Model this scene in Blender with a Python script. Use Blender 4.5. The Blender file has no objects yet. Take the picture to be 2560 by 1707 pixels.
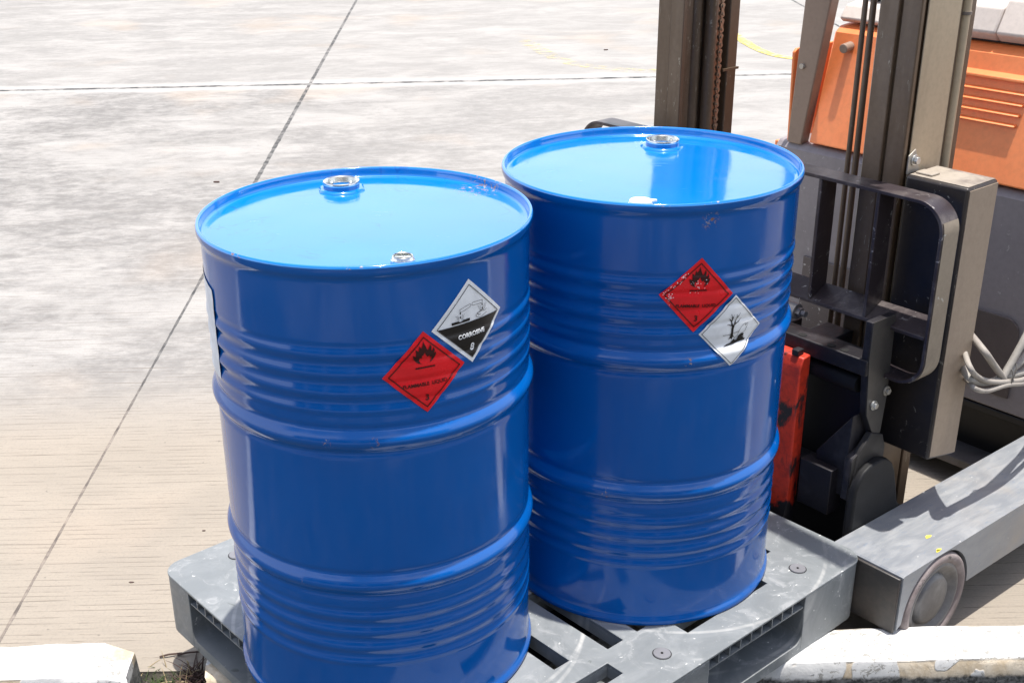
import bpy, bmesh, math, random
from mathutils import Vector, Matrix
from mathutils.geometry import tessellate_polygon
random.seed(7)
R = math.radians
S = bpy.context.scene
COL = S.collection

# ------------------------------------------------------------------ camera
ZG = 0.25                                   # pallet deck height above the yard slab
cam_d = bpy.data.cameras.new('camera')
cam = bpy.data.objects.new('camera', cam_d); COL.objects.link(cam)
TH, RO = 0.42056197, -0.020834
fw = Vector((0, math.cos(TH), -math.sin(TH))); rt = Vector((1, 0, 0)); up = rt.cross(fw)
r2 = rt*math.cos(RO) + up*math.sin(RO); u2 = up*math.cos(RO) - rt*math.sin(RO)
M = Matrix.Identity(4)
for i in range(3):
    M[i][0] = r2[i]; M[i][1] = u2[i]; M[i][2] = -fw[i]
M[2][3] = 1.51791435 + ZG
cam.matrix_world = M
cam_d.sensor_width = 36; cam_d.lens = 3059.01/2560*36
cam_d.shift_x = 117.512/2560; cam_d.shift_y = 49.79/2560
cam_d.clip_start = 0.05; cam_d.clip_end = 2000
S.camera = cam

# ------------------------------------------------------------------ sky, sun, exposure
SUN = Vector((.060, .012, .89)).normalized()
EL = math.asin(SUN.z); AZ = math.atan2(SUN.x, SUN.y)      # azimuth from +Y towards +X
W = bpy.data.worlds.new('World'); S.world = W; W.use_nodes = True
wn = W.node_tree; wn.nodes.clear()
sky = wn.nodes.new('ShaderNodeTexSky'); sky.sky_type = 'NISHITA'; sky.sun_disc = False
sky.sun_elevation = EL; sky.sun_rotation = AZ
sky.air_density = 1.0; sky.dust_density = 2.5; sky.ozone_density = 1.0
bg = wn.nodes.new('ShaderNodeBackground'); bg.inputs['Strength'].default_value = 0.15
wo = wn.nodes.new('ShaderNodeOutputWorld')
# bright broken cloud over the blue, thicker towards the horizon
tcw = wn.nodes.new('ShaderNodeTexCoord'); sx = wn.nodes.new('ShaderNodeSeparateXYZ'); wn.links.new(tcw.outputs['Generated'], sx.inputs[0])
nz = wn.nodes.new('ShaderNodeTexNoise'); nz.inputs['Scale'].default_value = 1.9; nz.inputs['Detail'].default_value = 5; nz.inputs['Roughness'].default_value = .5
wn.links.new(tcw.outputs['Generated'], nz.inputs['Vector'])
def wmap(sock, a, b, lo, hi):
    x = wn.nodes.new('ShaderNodeMapRange'); x.interpolation_type = 'SMOOTHSTEP'; wn.links.new(sock, x.inputs[0])
    for i, q in enumerate((a, b, lo, hi)): x.inputs[i+1].default_value = q
    return x.outputs[0]
m1 = wn.nodes.new('ShaderNodeMath'); m1.operation = 'ADD'
wn.links.new(nz.outputs[0], m1.inputs[0]); wn.links.new(wmap(sx.outputs[2], .05, .80, .31, -.12), m1.inputs[1])
cm = wmap(m1.outputs[0], .48, .66, 0., .9)
wmx = wn.nodes.new('ShaderNodeMix'); wmx.data_type = 'RGBA'
wn.links.new(cm, wmx.inputs[0]); wn.links.new(sky.outputs[0], wmx.inputs[6]); wmx.inputs[7].default_value = (7.3, 7.7, 8.3, 1)
wn.links.new(wmx.outputs[2], bg.inputs[0]); wn.links.new(bg.outputs[0], wo.inputs[0])
sl = bpy.data.lights.new('sun', 'SUN'); sl.energy = 4.6; sl.angle = R(0.6); sl.color = (1.0, 0.955, 0.89)
sun = bpy.data.objects.new('sun', sl); COL.objects.link(sun)
sun.rotation_euler = SUN.to_track_quat('Z', 'Y').to_euler(); sun.location = (2, 2, 8)
S.view_settings.view_transform = 'Standard'; S.view_settings.look = 'None'
S.view_settings.exposure = 0.45; S.view_settings.gamma = 1.0
S.view_settings.use_curve_mapping = False
S.cycles.max_bounces = 8

# ------------------------------------------------------------------ material builder
class NT:
    def __init__(s, name):
        s.m = bpy.data.materials.new(name); s.m.use_nodes = True
        s.t = s.m.node_tree; s.b = s.t.nodes['Principled BSDF']; s.out = s.t.nodes['Material Output']
    def n(s, typ, **kw):
        x = s.t.nodes.new(typ)
        for k, v in kw.items(): setattr(x, k, v)
        return x
    def link(s, a, b): s.t.links.new(a, b)
    def put(s, sock, v):
        if hasattr(v, 'is_output'): s.link(v, sock)
        else: sock.default_value = v
    def coord(s, kind='Object'):
        return s.n('ShaderNodeTexCoord').outputs[kind]
    def map(s, v, scale=(1, 1, 1), loc=(0, 0, 0), rot=(0, 0, 0)):
        m = s.n('ShaderNodeMapping'); s.link(v, m.inputs[0])
        m.inputs['Scale'].default_value = scale; m.inputs['Location'].default_value = loc; m.inputs['Rotation'].default_value = rot
        return m.outputs[0]
    def noise(s, v, scale, detail=4, rough=.55, dist=0):
        x = s.n('ShaderNodeTexNoise'); s.link(v, x.inputs['Vector'])
        x.inputs['Scale'].default_value = scale; x.inputs['Detail'].default_value = detail
        x.inputs['Roughness'].default_value = rough; x.inputs['Distortion'].default_value = dist
        return x.outputs[0]
    def ramp(s, f, a, b, lo=0., hi=1.):
        x = s.n('ShaderNodeMapRange', interpolation_type='SMOOTHSTEP'); s.link(f, x.inputs[0])
        for i, v in enumerate((a, b, lo, hi)): x.inputs[i+1].default_value = v
        return x.outputs[0]
    def math(s, op, a, b=0., c=0.):
        x = s.n('ShaderNodeMath', operation=op)
        s.put(x.inputs[0], a); s.put(x.inputs[1], b); s.put(x.inputs[2], c)
        return x.outputs[0]
    def mix(s, f, a, b):
        x = s.n('ShaderNodeMix', data_type='RGBA')
        s.put(x.inputs[0], f)
        for i, v in ((6, a), (7, b)):
            s.put(x.inputs[i], v if hasattr(v, 'is_output') else (*v, 1) if len(v) == 3 else v)
        return x.outputs[2]
    def sep(s, v):
        x = s.n('ShaderNodeSeparateXYZ'); s.link(v, x.inputs[0]); return x.outputs
    def bump(s, h, strength=.3, dist=.01, prev=None):
        x = s.n('ShaderNodeBump'); s.link(h, x.inputs['Height'])
        x.inputs['Strength'].default_value = strength; x.inputs['Distance'].default_value = dist
        if prev is not None: s.link(prev, x.inputs['Normal'])
        return x.outputs[0]
    def sphere(s, v, c, r0, r1):                 # 1 inside r0, 0 outside r1
        x = s.n('ShaderNodeVectorMath', operation='DISTANCE'); s.link(v, x.inputs[0]); x.inputs[1].default_value = c
        return s.ramp(x.outputs['Value'], r0, r1, 1., 0.)
    def fin(s, base=None, rough=None, metal=None, normal=None, coat=None, spec=None):
        for k, v in (('Base Color', base), ('Roughness', rough), ('Metallic', metal), ('Normal', normal), ('Coat Weight', coat), ('Specular IOR Level', spec)):
            if v is None: continue
            if k == 'Base Color' and not hasattr(v, 'is_output'): v = (*v, 1)
            s.put(s.b.inputs[k], v)
        return s.m

def paint(name, c, c2=None, rough=.45, metal=0., scale=9., lo=.45, hi=.7, bump=.12, fine=90., spots=None, rvar=.15, stretch=(1, 1, 1), spec=None):
    """painted or worn surface: two tones broken up by noise, fine bump, uneven gloss, optional pale chips"""
    n = NT(name); v = n.coord(); vs = n.map(v, stretch)
    c2 = c2 or tuple(x*.7 for x in c)
    a = n.noise(vs, scale, 6, .62, .3); f = n.ramp(a, lo, hi)
    col = n.mix(f, c, c2)
    fn = n.noise(v, fine, 3, .6)
    col = n.mix(n.ramp(fn, .35, .75, 0., .22), col, tuple(x*.55 for x in c))
    rg = n.math('MULTIPLY_ADD', a, rvar, rough - rvar*.5)
    if spots:
        sp = n.noise(vs, 42., 5, .7, .8); cl = n.noise(v, 7., 2, .5)
        m = n.math('MULTIPLY', n.ramp(sp, .61, .66), n.ramp(cl, .47, .58))
        col = n.mix(m, col, spots)
    return n.fin(col, rg, metal, n.bump(n.math('ADD', fn, n.math('MULTIPLY', a, 2.)), bump, .002), spec=spec)

# yard slab: pale broom-finished concrete, stains, sawn joints
def mat_yard():
    n = NT('yard_concrete'); v = n.coord(); x, y, z = n.sep(v)
    big = n.noise(n.map(v, (.75, 1.0, 1)), 1.0, 7, .62, .6)
    mid = n.noise(n.map(v, (.8, 1.5, 1), (3, 7, 0)), 2.3, 7, .66, .4)
    fine = n.noise(n.map(v, (2., 5., 1)), 22., 5, .7)
    clean = n.ramp(y, 3.3, 4.1, 0., 1.)                      # near the kerb the slab is a cleaner beige
    far = n.ramp(y, 8.7, 9.3, 1., .45)
    left = n.ramp(x, 1.5, -3.0, .55, 1.25)
    col = n.mix(n.ramp(mid, .3, .7), (.285, .25, .205), (.325, .285, .235))
    grey = n.mix(n.ramp(mid, .32, .66), (.365, .35, .33), (.30, .29, .275))
    col = n.mix(clean, col, grey)
    gr2 = n.noise(n.map(v, (1., 1.6, 1), (8, 8, 8)), 11., 8, .78)
    st = n.math('MULTIPLY', n.ramp(n.math('ADD', n.math('MULTIPLY', big, .50), n.math('ADD', n.math('MULTIPLY', mid, .28), n.math('MULTIPLY', gr2, .22))), .42, .57), n.math('MULTIPLY', clean, far))
    st = n.math('MULTIPLY', st, left)
    st = n.math('MULTIPLY', st, n.ramp(gr2, .34, .60, .25, 1.))
    col = n.mix(n.math('MULTIPLY', st, .68), col, (.15, .145, .14))
    warm = n.ramp(n.noise(n.map(v, (1, 1, 1), (9, 2, 0)), .9, 3), .55, .72, 0., .35)
    col = n.mix(warm, col, (.43, .34, .26))
    # broom lines run along X, uneven spacing
    br = n.noise(n.map(v, (1.6, 105., 1)), 1.0, 3, .6, .2)
    br2 = n.noise(n.map(v, (5., 230., 1), (0, 3, 0)), 1.0, 2, .6)
    brk = n.ramp(n.noise(n.map(v, (3., 9., 1), (4, 4, 4)), 3.4, 4), .36, .60)
    g0 = n.math('MULTIPLY', n.ramp(br, .56, .64), brk)
    jit = n.noise(n.map(v, (.35, 9., 1), (2, 2, 2)), 1.0, 4, .6)
    tl = n.math('MULTIPLY_ADD', y, 44., n.math('MULTIPLY', jit, 2.6))
    ln = n.ramp(n.math('PINGPONG', tl, .5), .035, .085, 1., 0.)
    lb = n.ramp(n.noise(n.map(v, (5., 44., 1), (6, 1, 3)), 1.0, 4, .72), .45, .60)
    ln = n.math('MULTIPLY', ln, n.math('MULTIPLY', lb, n.ramp(y, 4.0, 8.0, 1., .35)))
    g = n.math('MAXIMUM', ln, n.math('MULTIPLY', g0, .22))
    col = n.mix(n.math('MULTIPLY', g, .72), col, (.15, .125, .10))
    col = n.mix(n.math('MULTIPLY', n.ramp(br2, .42, .66), .20), col, (.20, .175, .15))
    pits = n.ramp(n.noise(v, 38., 2, .5), .73, .76)
    grain = n.noise(v, 130., 3, .75)
    col = n.mix(n.ramp(grain, .48, .68, 0., .28), col, (.17, .155, .14))
    col = n.mix(n.math('MULTIPLY', pits, .7), col, (.16, .14, .12))
    # joints
    wob = n.math('MULTIPLY', n.math('SUBTRACT', n.noise(v, 14., 3), .5), .016)
    xl = n.math('MULTIPLY_ADD', n.math('SUBTRACT', y, 2.39), .0051, -1.117)
    dx = n.math('SUBTRACT', x, xl)
    dx = n.math('ABSOLUTE', n.math('SUBTRACT', n.math('PINGPONG', n.math('ADD', dx, 4.42*20), 4.42/2), 0.))
    dx = n.math('ABSOLUTE', n.math('ADD', dx, n.math('MULTIPLY', wob, n.ramp(y, 3., 7., .35, 1.))))
    dx = n.math('MULTIPLY', dx, n.ramp(y, 3.2, 6.0, 2.6, .8))
    dy = n.math('SUBTRACT', y, 8.925)
    dy = n.math('ABSOLUTE', dy)
    dy = n.math('ABSOLUTE', n.math('ADD', dy, wob))
    dyn = n.math('MULTIPLY', dy, .30)  # far joint line widened to paint in the shadow of its step
    dd = n.math('MINIMUM', dx, dyn)
    fill = n.ramp(n.noise(v, 9., 5, .7), .34, .62)
    jm = n.math('MULTIPLY', n.ramp(dd, .0075, .0115, 1., 0.), n.math('MULTIPLY_ADD', fill, .6, .4))
    jc = n.mix(clean, n.mix(fill, (.22, .18, .155), (.10, .085, .075)), (.055, .055, .055))
    col = n.mix(jm, col, jc)
    edge = n.math('MULTIPLY', n.ramp(dy, .06, .22, .6, 0.), n.math('SUBTRACT', 1., jm))
    col = n.mix(edge, col, (.45, .435, .41))
    h = n.math('SUBTRACT', n.math('ADD', n.math('MULTIPLY', fine, .35), n.math('MULTIPLY', mid, .4)), n.math('ADD', n.math('MULTIPLY', g, .6), n.math('MULTIPLY', jm, 2.5)))
    return n.fin(col, n.ramp(mid, .3, .7, .72, .9), 0., n.bump(h, .55, .004), spec=.3)

def mat_soil():
    n = NT('dark_soil'); v = n.coord()
    a = n.noise(v, 7., 8, .7, .5); b = n.noise(v, 60., 6, .75); c = n.noise(v, 1.3, 4, .6)
    col = n.mix(n.ramp(a, .38, .66), (.035, .037, .028), (.13, .115, .09))
    col = n.mix(n.ramp(b, .55, .72), col, (.30, .27, .22))
    col = n.mix(n.ramp(c, .5, .62, 0, .5), col, (.05, .062, .03))
    return n.fin(col, .95, 0., n.bump(n.math('ADD', n.math('MULTIPLY', a, 3.), b), .9, .02))

def mat_kerb():
    n = NT('whitewashed_kerb'); v = n.coord(); x, y, z = n.sep(v)
    a = n.noise(v, 24., 6, .72, .4); b = n.noise(n.map(v, (1, 1.4, 1)), 70., 5, .7, .6); big = n.noise(v, 5., 4, .6, .4)
    side = n.ramp(z, ZG-.157, ZG-.150, 1., 0.)
    col = n.mix(n.ramp(a, .35, .7), (.68, .68, .665), (.56, .56, .55))
    # hairline chips on top
    ch = n.math('MULTIPLY', n.ramp(b, .555, .58), n.ramp(big, .43, .53))
    col = n.mix(n.math('MULTIPLY', ch, .75), col, (.24, .23, .20))
    # flaked paint on the front edge: bare tan concrete patches
    fl = n.noise(n.map(v, (1., 1., .5), (2.3, 0, 0)), 13., 2, .4, .3)
    flm = n.math('MULTIPLY', n.ramp(fl, .49, .505), side)
    col = n.mix(flm, col, n.mix(n.ramp(a, .35, .65), (.52, .42, .29), (.66, .58, .46)))
    dm = n.math('MULTIPLY', n.ramp(n.math('ADD', z, n.math('MULTIPLY', n.math('SUBTRACT', a, .5), .03)), ZG-.185, ZG-.196, 0., 1.), 1.)
    dirt = n.mix(n.ramp(b, .4, .6), (.035, .037, .035), (.17, .17, .165))
    col = n.mix(dm, col, dirt)
    h = n.math('SUBTRACT', n.math('MULTIPLY', a, 1.), n.math('MULTIPLY', n.math('ADD', ch, flm), .8))
    return n.fin(col, .85, 0., n.bump(h, .5, .004))

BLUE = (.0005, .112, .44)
def mat_blue(name, lid=False, rust=(), scuff=0.):
    n = NT(name); v = n.coord()
    a = n.noise(v, 3., 3, .5)
    col = n.mix(n.ramp(a, .3, .7), BLUE, (.0005, .096, .39)) if not lid else n.mix(n.ramp(a, .3, .7), (.001, .19, .56), (.001, .165, .52))  # lid blue paler than the shell's: sunlight on it put into the colour
    wear = n.noise(v, 95., 5, .7, .8); clump = n.noise(v, 11., 4, .6)
    m = n.math('MULTIPLY', n.ramp(wear, .70, .73), n.ramp(clump, .56, .66))
    col = n.mix(n.math('MULTIPLY', m, .7), col, (.28, .42, .6))
    rm = None
    for c, r0 in rust:
        sp = n.math('MULTIPLY', n.sphere(v, c, r0*.4, r0), n.ramp(n.noise(v, 120., 5, .7), .54, .60))
        col = n.mix(sp, col, n.mix(n.ramp(wear, .45, .6), (.26, .12, .07), (.45, .38, .34)))
        rm = sp if rm is None else n.math('MAXIMUM', rm, sp)
    rough = n.math('MULTIPLY_ADD', n.ramp(n.noise(v, 16., 5, .65), .4, .7), .10, .09 if not lid else .07)
    low = n.noise(v, 2.6 if lid else 4.5, 2, .4)
    nb = n.bump(low, .6 if lid else .28, .014 if lid else .007)
    if lid:
        # faint dried-liquid tide marks
        w = n.noise(v, 7.5, 3, .5, 1.2)
        t = n.math('ABSOLUTE', n.math('SUBTRACT', w, .5))
        tm = n.math('MULTIPLY', n.ramp(t, .003, .011, .38, 0.), n.ramp(n.noise(v, 5., 2), .47, .60))
        col = n.mix(n.math('MULTIPLY', tm, scuff), col, (.0, .06, .33))
        sc = n.math('MULTIPLY', n.ramp(n.noise(n.map(v, (3, 30, 3), (0, 0, 0), (0, 0, .4)), 4., 4, .7, .6), .66, .7), n.ramp(clump, .52, .6))
        col = n.mix(n.math('MULTIPLY', sc, .35), col, (.2, .4, .7))
        rough = n.math('ADD', rough, n.math('MULTIPLY', n.math('MAXIMUM', tm, sc), .25))
    if rm is not None: rough = n.math('ADD', rough, n.math('MULTIPLY', rm, .5))
    nb = n.bump(n.noise(v, 240., 3, .6), .03, .001, nb)
    n.b.inputs['Coat Roughness'].default_value = .04
    return n.fin(col, rough, 0., nb, spec=.8 if lid else .55, coat=.35 if lid else .0)

def mat_pallet():
    n = NT('grey_pallet_plastic'); v = n.coord()
    a = n.noise(v, 6., 7, .68, .9); b = n.noise(v, 70., 5, .7, .5); c = n.noise(n.map(v, (1, 1, 1), (3, 3, 3)), 17., 6, .7, 1.4)
    col = n.mix(n.ramp(a, .38, .66), (.175, .19, .197), (.23, .245, .252))
    col = n.mix(n.ramp(c, .52, .68, 0., .75), col, (.31, .32, .325))
    dk = n.noise(n.map(v, (1, 1, 1), (7, 1, 3)), 13., 3, .5, .6)
    col = n.mix(n.ramp(dk, .70, .73, 0., .8), col, (.10, .115, .105))
    sp = n.math('MULTIPLY', n.ramp(n.noise(n.map(v, (1, 2.2, 1), (0, 0, 0), (0, 0, .7)), 75., 2, .5, .5), .70, .72), n.ramp(c, .45, .6))
    col = n.mix(n.math('MULTIPLY', sp, .9), col, (.75, .75, .72))
    # pale scuff rings where drums have been slid about
    for (cx_, cy_, r) in ((.325, -.16, .355), (-.27, .02, .37), (-.30, -.03, .345)):
        d = n.n('ShaderNodeVectorMath', operation='DISTANCE'); n.link(v, d.inputs[0]); d.inputs[1].default_value = (cx_, cy_, ZG)
        rr = n.math('ABSOLUTE', n.math('SUBTRACT', d.outputs['Value'], r))
        col = n.mix(n.math('MULTIPLY', n.ramp(rr, .0015, .006, .32, 0.), n.ramp(a, .35, .6)), col, (.62, .61, .58))
    return n.fin(col, n.ramp(c, .3, .7, .36, .58), 0., n.bump(n.math('ADD', b, n.math('MULTIPLY', c, 2.)), .12, .002), spec=.55)

def mat_legsteel():
    n = NT('scuffed_grey_steel'); v = n.coord()
    a = n.noise(n.map(v, (1.2, 5, 3)), 6., 7, .7, .7); b = n.noise(n.map(v, (1, 3.5, 2), (0, 0, 0), (0, 0, .35)), 40., 6, .75, .8)
    c = n.noise(v, 2.6, 4, .6)
    col = n.mix(n.ramp(a, .36, .66), (.235, .25, .27), (.31, .32, .33))
    col = n.mix(n.ramp(b, .54, .74, 0., .55), col, (.13, .19, .29))
    col = n.mix(n.ramp(c, .56, .74, 0., .5), col, (.42, .34, .25))
    col = n.mix(n.ramp(n.noise(v, 120., 3), .7, .74, 0, .7), col, (.7, .7, .68))
    return n.fin(col, n.ramp(a, .3, .7, .34, .55), .15, n.bump(n.math('ADD', a, b), .15, .002))

def mat_fork():
    n = NT('worn_red_fork'); v = n.coord(); x, y, z = n.sep(v)
    a = n.noise(n.map(v, (2, 2, 1)), 9., 6, .65, .5); b = n.noise(v, 40., 4, .7)
    low = n.ramp(z, ZG+.02, ZG-.06, 0., .5)
    m = n.ramp(n.math('ADD', a, low), .53, .64)
    col = n.mix(m, n.mix(n.ramp(b, .4, .7), (.66, .045, .018), (.42, .03, .016)), (.018, .016, .018))
    return n.fin(col, n.ramp(a, .3, .7, .35, .6), 0., n.bump(n.math('ADD', a, n.math('MULTIPLY', b, .5)), .35, .003))

def mat_worn_paint_line():
    n = NT('worn_yellow_line'); v = n.coord()
    a = n.noise(n.map(v, (1, 2.5, 1)), 9., 6, .75, .4)
    tr = n.n('ShaderNodeBsdfTransparent'); mx = n.n('ShaderNodeMixShader')
    n.link(n.ramp(a, .50, .66, 0., .7), mx.inputs[0]); n.link(tr.outputs[0], mx.inputs[1]); n.link(n.b.outputs[0], mx.inputs[2])
    n.link(mx.outputs[0], n.out.inputs[0])
    n.fin((.78, .62, .22), .8); return n.m
def plain(name, c, rough=.5, metal=0., spec=.5):
    n = NT(name); v = n.coord()
    a = n.noise(v, 30., 4, .6)
    return n.fin(n.mix(n.ramp(a, .35, .7), c, tuple(x*.86 for x in c)), n.math('MULTIPLY_ADD', a, .1, rough-.05), metal, spec=spec)

m_yard = mat_yard(); m_soil = mat_soil(); m_kerb = mat_kerb(); m_pallet = mat_pallet()
m_leg = mat_legsteel(); m_fork = mat_fork(); m_line = mat_worn_paint_line(); m_line2 = m_line
m_mast = paint('dusty_brown_mast_paint', (.135, .088, .052), (.19, .135, .09), .42, .1, 5., .35, .75, .15, 80., (.38, .34, .26), stretch=(3, 3, .6))
m_web = paint('flare_tinted_mast_web', (.50, .40, .27), (.42, .33, .22), .5, .1, 3., stretch=(3, 3, .4))  # taupe paints sun flare and bounce onto the outer web
m_box = paint('black_mast_guard_paint', (.020, .018, .020), (.040, .030, .024), .38, .0, 4., .4, .7, .12, 90., (.30, .28, .24))
m_cow2 = paint('pale_pillar', (.45, .44, .42), (.38, .37, .35), .7, 0., 3.)
m_boxtop = paint('dust_covered_steel', (.36, .31, .25), (.16, .13, .11), .6, .0, 11., .42, .62, .2)
m_boxside = paint('bounce_lit_guard_side', (.34, .265, .195), (.28, .215, .16), .55, .0, 3., stretch=(2, 2, .5))  # tan stands for ground bounce and flare on the black box's side
m_rest = paint('scuffed_dark_backrest_paint', (.055, .042, .045), (.125, .105, .10), .36, .2, 12., .48, .66, .2, 120., (.42, .40, .38))
m_restout = paint('bounce_lit_backrest_face', (.27, .225, .17), (.20, .16, .12), .5, .1, 6., spots=(.5, .5, .45))  # bounced light put into the bar's outer face as tan, with pale chips
m_carr = paint('greasy_dark_carriage_steel', (.020, .018, .021), (.042, .039, .044), .45, .1, 10., bump=.25, spec=.3)
m_black = paint('matt_black_rubber', (.012, .012, .013), (.020, .020, .022), .55, 0., 12., bump=.1, spec=.25)
m_dark = plain('oily_black_steel', (.010, .0095, .010), .5)
m_orange = paint('faded_orange_bodywork', (.95, .29, .10), (.90, .24, .075), .38, 0., 2.2, .4, .7, .05, 60.)
m_grey = paint('grey_chassis_paint', (.27, .245, .255), (.22, .20, .21), .42, 0., 2.6, .4, .7, .06, 60., (.42, .40, .40))
m_cowl = paint('light_grey_plastic_cowl', (.66, .59, .54), (.60, .53, .48), .5, 0., 3., bump=.06)
m_post = paint('brown_grey_guard_post', (.30, .215, .16), (.25, .18, .135), .5, 0., 4., bump=.08, stretch=(2, 2, .5))
m_hose = paint('dusty_grey_rubber_hose', (.34, .31, .275), (.26, .235, .21), .6, 0., 16., bump=.1)
m_hose2 = paint('pale_dusty_hose', (.33, .31, .28), (.26, .24, .215), .6, 0., 16., bump=.1)
m_tyre = paint('dusty_polyurethane_tyre', (.21, .17, .165), (.30, .255, .245), .65, 0., 14., .4, .65, .5, 60., (.07, .06, .06))
m_hub = paint('worn_wheel_hub', (.145, .14, .14), (.24, .235, .23), .45, .2, 9., bump=.2)
m_zinc = plain('zinc_plated_steel', (.62, .62, .60), .3, .85)
m_steel = plain('bright_galvanised_ring', (.82, .83, .80), .16, 1.0)
m_chain = plain('greasy_chain_steel', (.34, .265, .19), .35, .6)
m_hole = plain('shadowed_hole', (.006, .006, .006), .8)  # near-black discs paint in the shade of small holes
m_white = plain('white_plastic_cap', (.85, .85, .85), .35)
m_bolt = plain('dusty_bolt', (.46, .42, .36), .45, .4)
m_red = plain('red_vinyl_sticker', (.93, .012, .020), .28)
m_redscuff = None
m_swhite = plain('white_vinyl_sticker', (.93, .95, .96), .25)
m_ink = plain('black_print', (.012, .010, .010), .3)
m_inkred = plain('black_print_on_red', (.045, .004, .004), .3)
m_tie = plain('cable_tie', (.12, .11, .10), .5)
m_plug = plain('grey_rubber_plug', (.20, .20, .215), .45)
m_grass = plain('dry_straw', (.42, .33, .19), .8)
m_brown = plain('dead_brown_leaf', (.085, .05, .04), .7)
m_moss = plain('green_weed', (.07, .10, .035), .8)
m_yspot = plain('yellow_paint_splash', (.80, .70, .10), .5)

# ------------------------------------------------------------------ mesh builder
class MB:
    def __init__(s, T=None): s.bm = bmesh.new(); s.T = T or (lambda p: p); s.mi = 0
    def v(s, p): return s.bm.verts.new(s.T(p))
    def f(s, vs):
        try: fc = s.bm.faces.new(vs); fc.material_index = s.mi; return fc
        except ValueError: return None
    def prism(s, pts, ax, lo, hi, caps=(True, True)):
        """pts: 2D outline in the two other axes (order of axes kept); extruded along ax"""
        def P(p, h):
            q = list(p); q.insert(ax, h); return tuple(q)
        a = [s.v(P(p, lo)) for p in pts]; b = [s.v(P(p, hi)) for p in pts]; n = len(pts)
        for i in range(n): s.f([a[i], a[(i+1) % n], b[(i+1) % n], b[i]])
        if caps[0]: s.f(a[::-1])
        if caps[1]: s.f(b)
        return s
    def box(s, a0, a1, b0, b1, c0, c1):
        return s.prism([(a0, b0), (a1, b0), (a1, b1), (a0, b1)], 2, c0, c1)
    def tube(s, path, r, n=10, closed=False):
        P = [Vector(s.T(p)) for p in path]; rings = []; N = len(P)
        d0 = (P[1]-P[0]).normalized(); ref = Vector((0, 0, 1)) if abs(d0.z) < .9 else Vector((1, 0, 0))
        nv = d0.cross(ref).normalized()
        for i in range(N):
            if closed: d = (P[(i+1) % N]-P[i-1]).normalized()
            else: d = (P[min(i+1, N-1)]-P[max(i-1, 0)]).normalized()
            nv = (nv - d*nv.dot(d)).normalized(); bv = d.cross(nv)
            rr = r[i] if isinstance(r, (list, tuple)) else r
            rings.append([s.bm.verts.new(P[i] + (nv*math.cos(t) + bv*math.sin(t))*rr) for t in [2*math.pi*k/n for k in range(n)]])
        M_ = N if closed else N-1
        for i in range(M_):
            A, B = rings[i], rings[(i+1) % N]
            for k in range(n): s.f([A[k], A[(k+1) % n], B[(k+1) % n], B[k]])
        if not closed: s.f(rings[0][::-1]); s.f(rings[-1])
        return s
    def cyl(s, p0, p1, r, n=20): return s.tube([p0, p1], r, n)
    def lathe(s, prof, n=96, c=(0, 0), rmap=None):
        rings = []
        for (r, z) in prof:
            if r < 1e-6: rings.append([s.v((c[0], c[1], z))]); continue
            rings.append([s.v((c[0]+r*math.cos(2*math.pi*k/n), c[1]+r*math.sin(2*math.pi*k/n), z)) for k in range(n)])
        for A, B in zip(rings, rings[1:]):
            for k in range(n):
                k2 = (k+1) % n
                if len(A) == 1: s.f([A[0], B[k], B[k2]])
                elif len(B) == 1: s.f([A[k], B[0], A[k2]])
                else: s.f([A[k], A[k2], B[k2], B[k]])
        return s
    def band(s, path, t, f0, f1):
        """flat bar bent in the (second, third) plane: width f0..f1 along the first axis, thickness t"""
        N = len(path); L = []; Rr = []
        for i in range(N):
            a = Vector(path[max(i-1, 0)]); b = Vector(path[min(i+1, N-1)]); d = (b-a).normalized(); nn = Vector((-d.y, d.x))
            p = Vector(path[i]); L.append(p+nn*t/2); Rr.append(p-nn*t/2)
        q = [[s.v((f, *w)) for w in X] for f in (f0, f1) for X in (L, Rr)]
        a, b, c, d = q
        for i in range(N-1):
            s.f([a[i], a[i+1], b[i+1], b[i]]); s.f([c[i], d[i], d[i+1], c[i+1]])
            s.f([a[i], c[i], c[i+1], a[i+1]]); s.f([b[i], b[i+1], d[i+1], d[i]])
        s.f([a[0], b[0], d[0], c[0]]); s.f([a[-1], c[-1], d[-1], b[-1]])
        return s
    def build(s, name, mats, parent=None, smooth=None, bevel=0, seg=2, recalc=True):
        if recalc: bmesh.ops.recalc_face_normals(s.bm, faces=s.bm.faces)
        me = bpy.data.meshes.new(name); s.bm.to_mesh(me); s.bm.free()
        for m in (mats if isinstance(mats, (list, tuple)) else [mats]): me.materials.append(m)
        o = bpy.data.objects.new(name, me); COL.objects.link(o)
        if parent: o.parent = parent
        if smooth is not None:
            me.shade_smooth(); me.set_sharp_from_angle(angle=R(smooth))
        if bevel:
            b = o.modifiers.new('bevel', 'BEVEL'); b.width = bevel; b.segments = seg; b.limit_method = 'ANGLE'; b.angle_limit = R(40)
            b.harden_normals = False
            if smooth is None: me.shade_smooth(); me.set_sharp_from_angle(angle=R(35))
        return o

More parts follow.
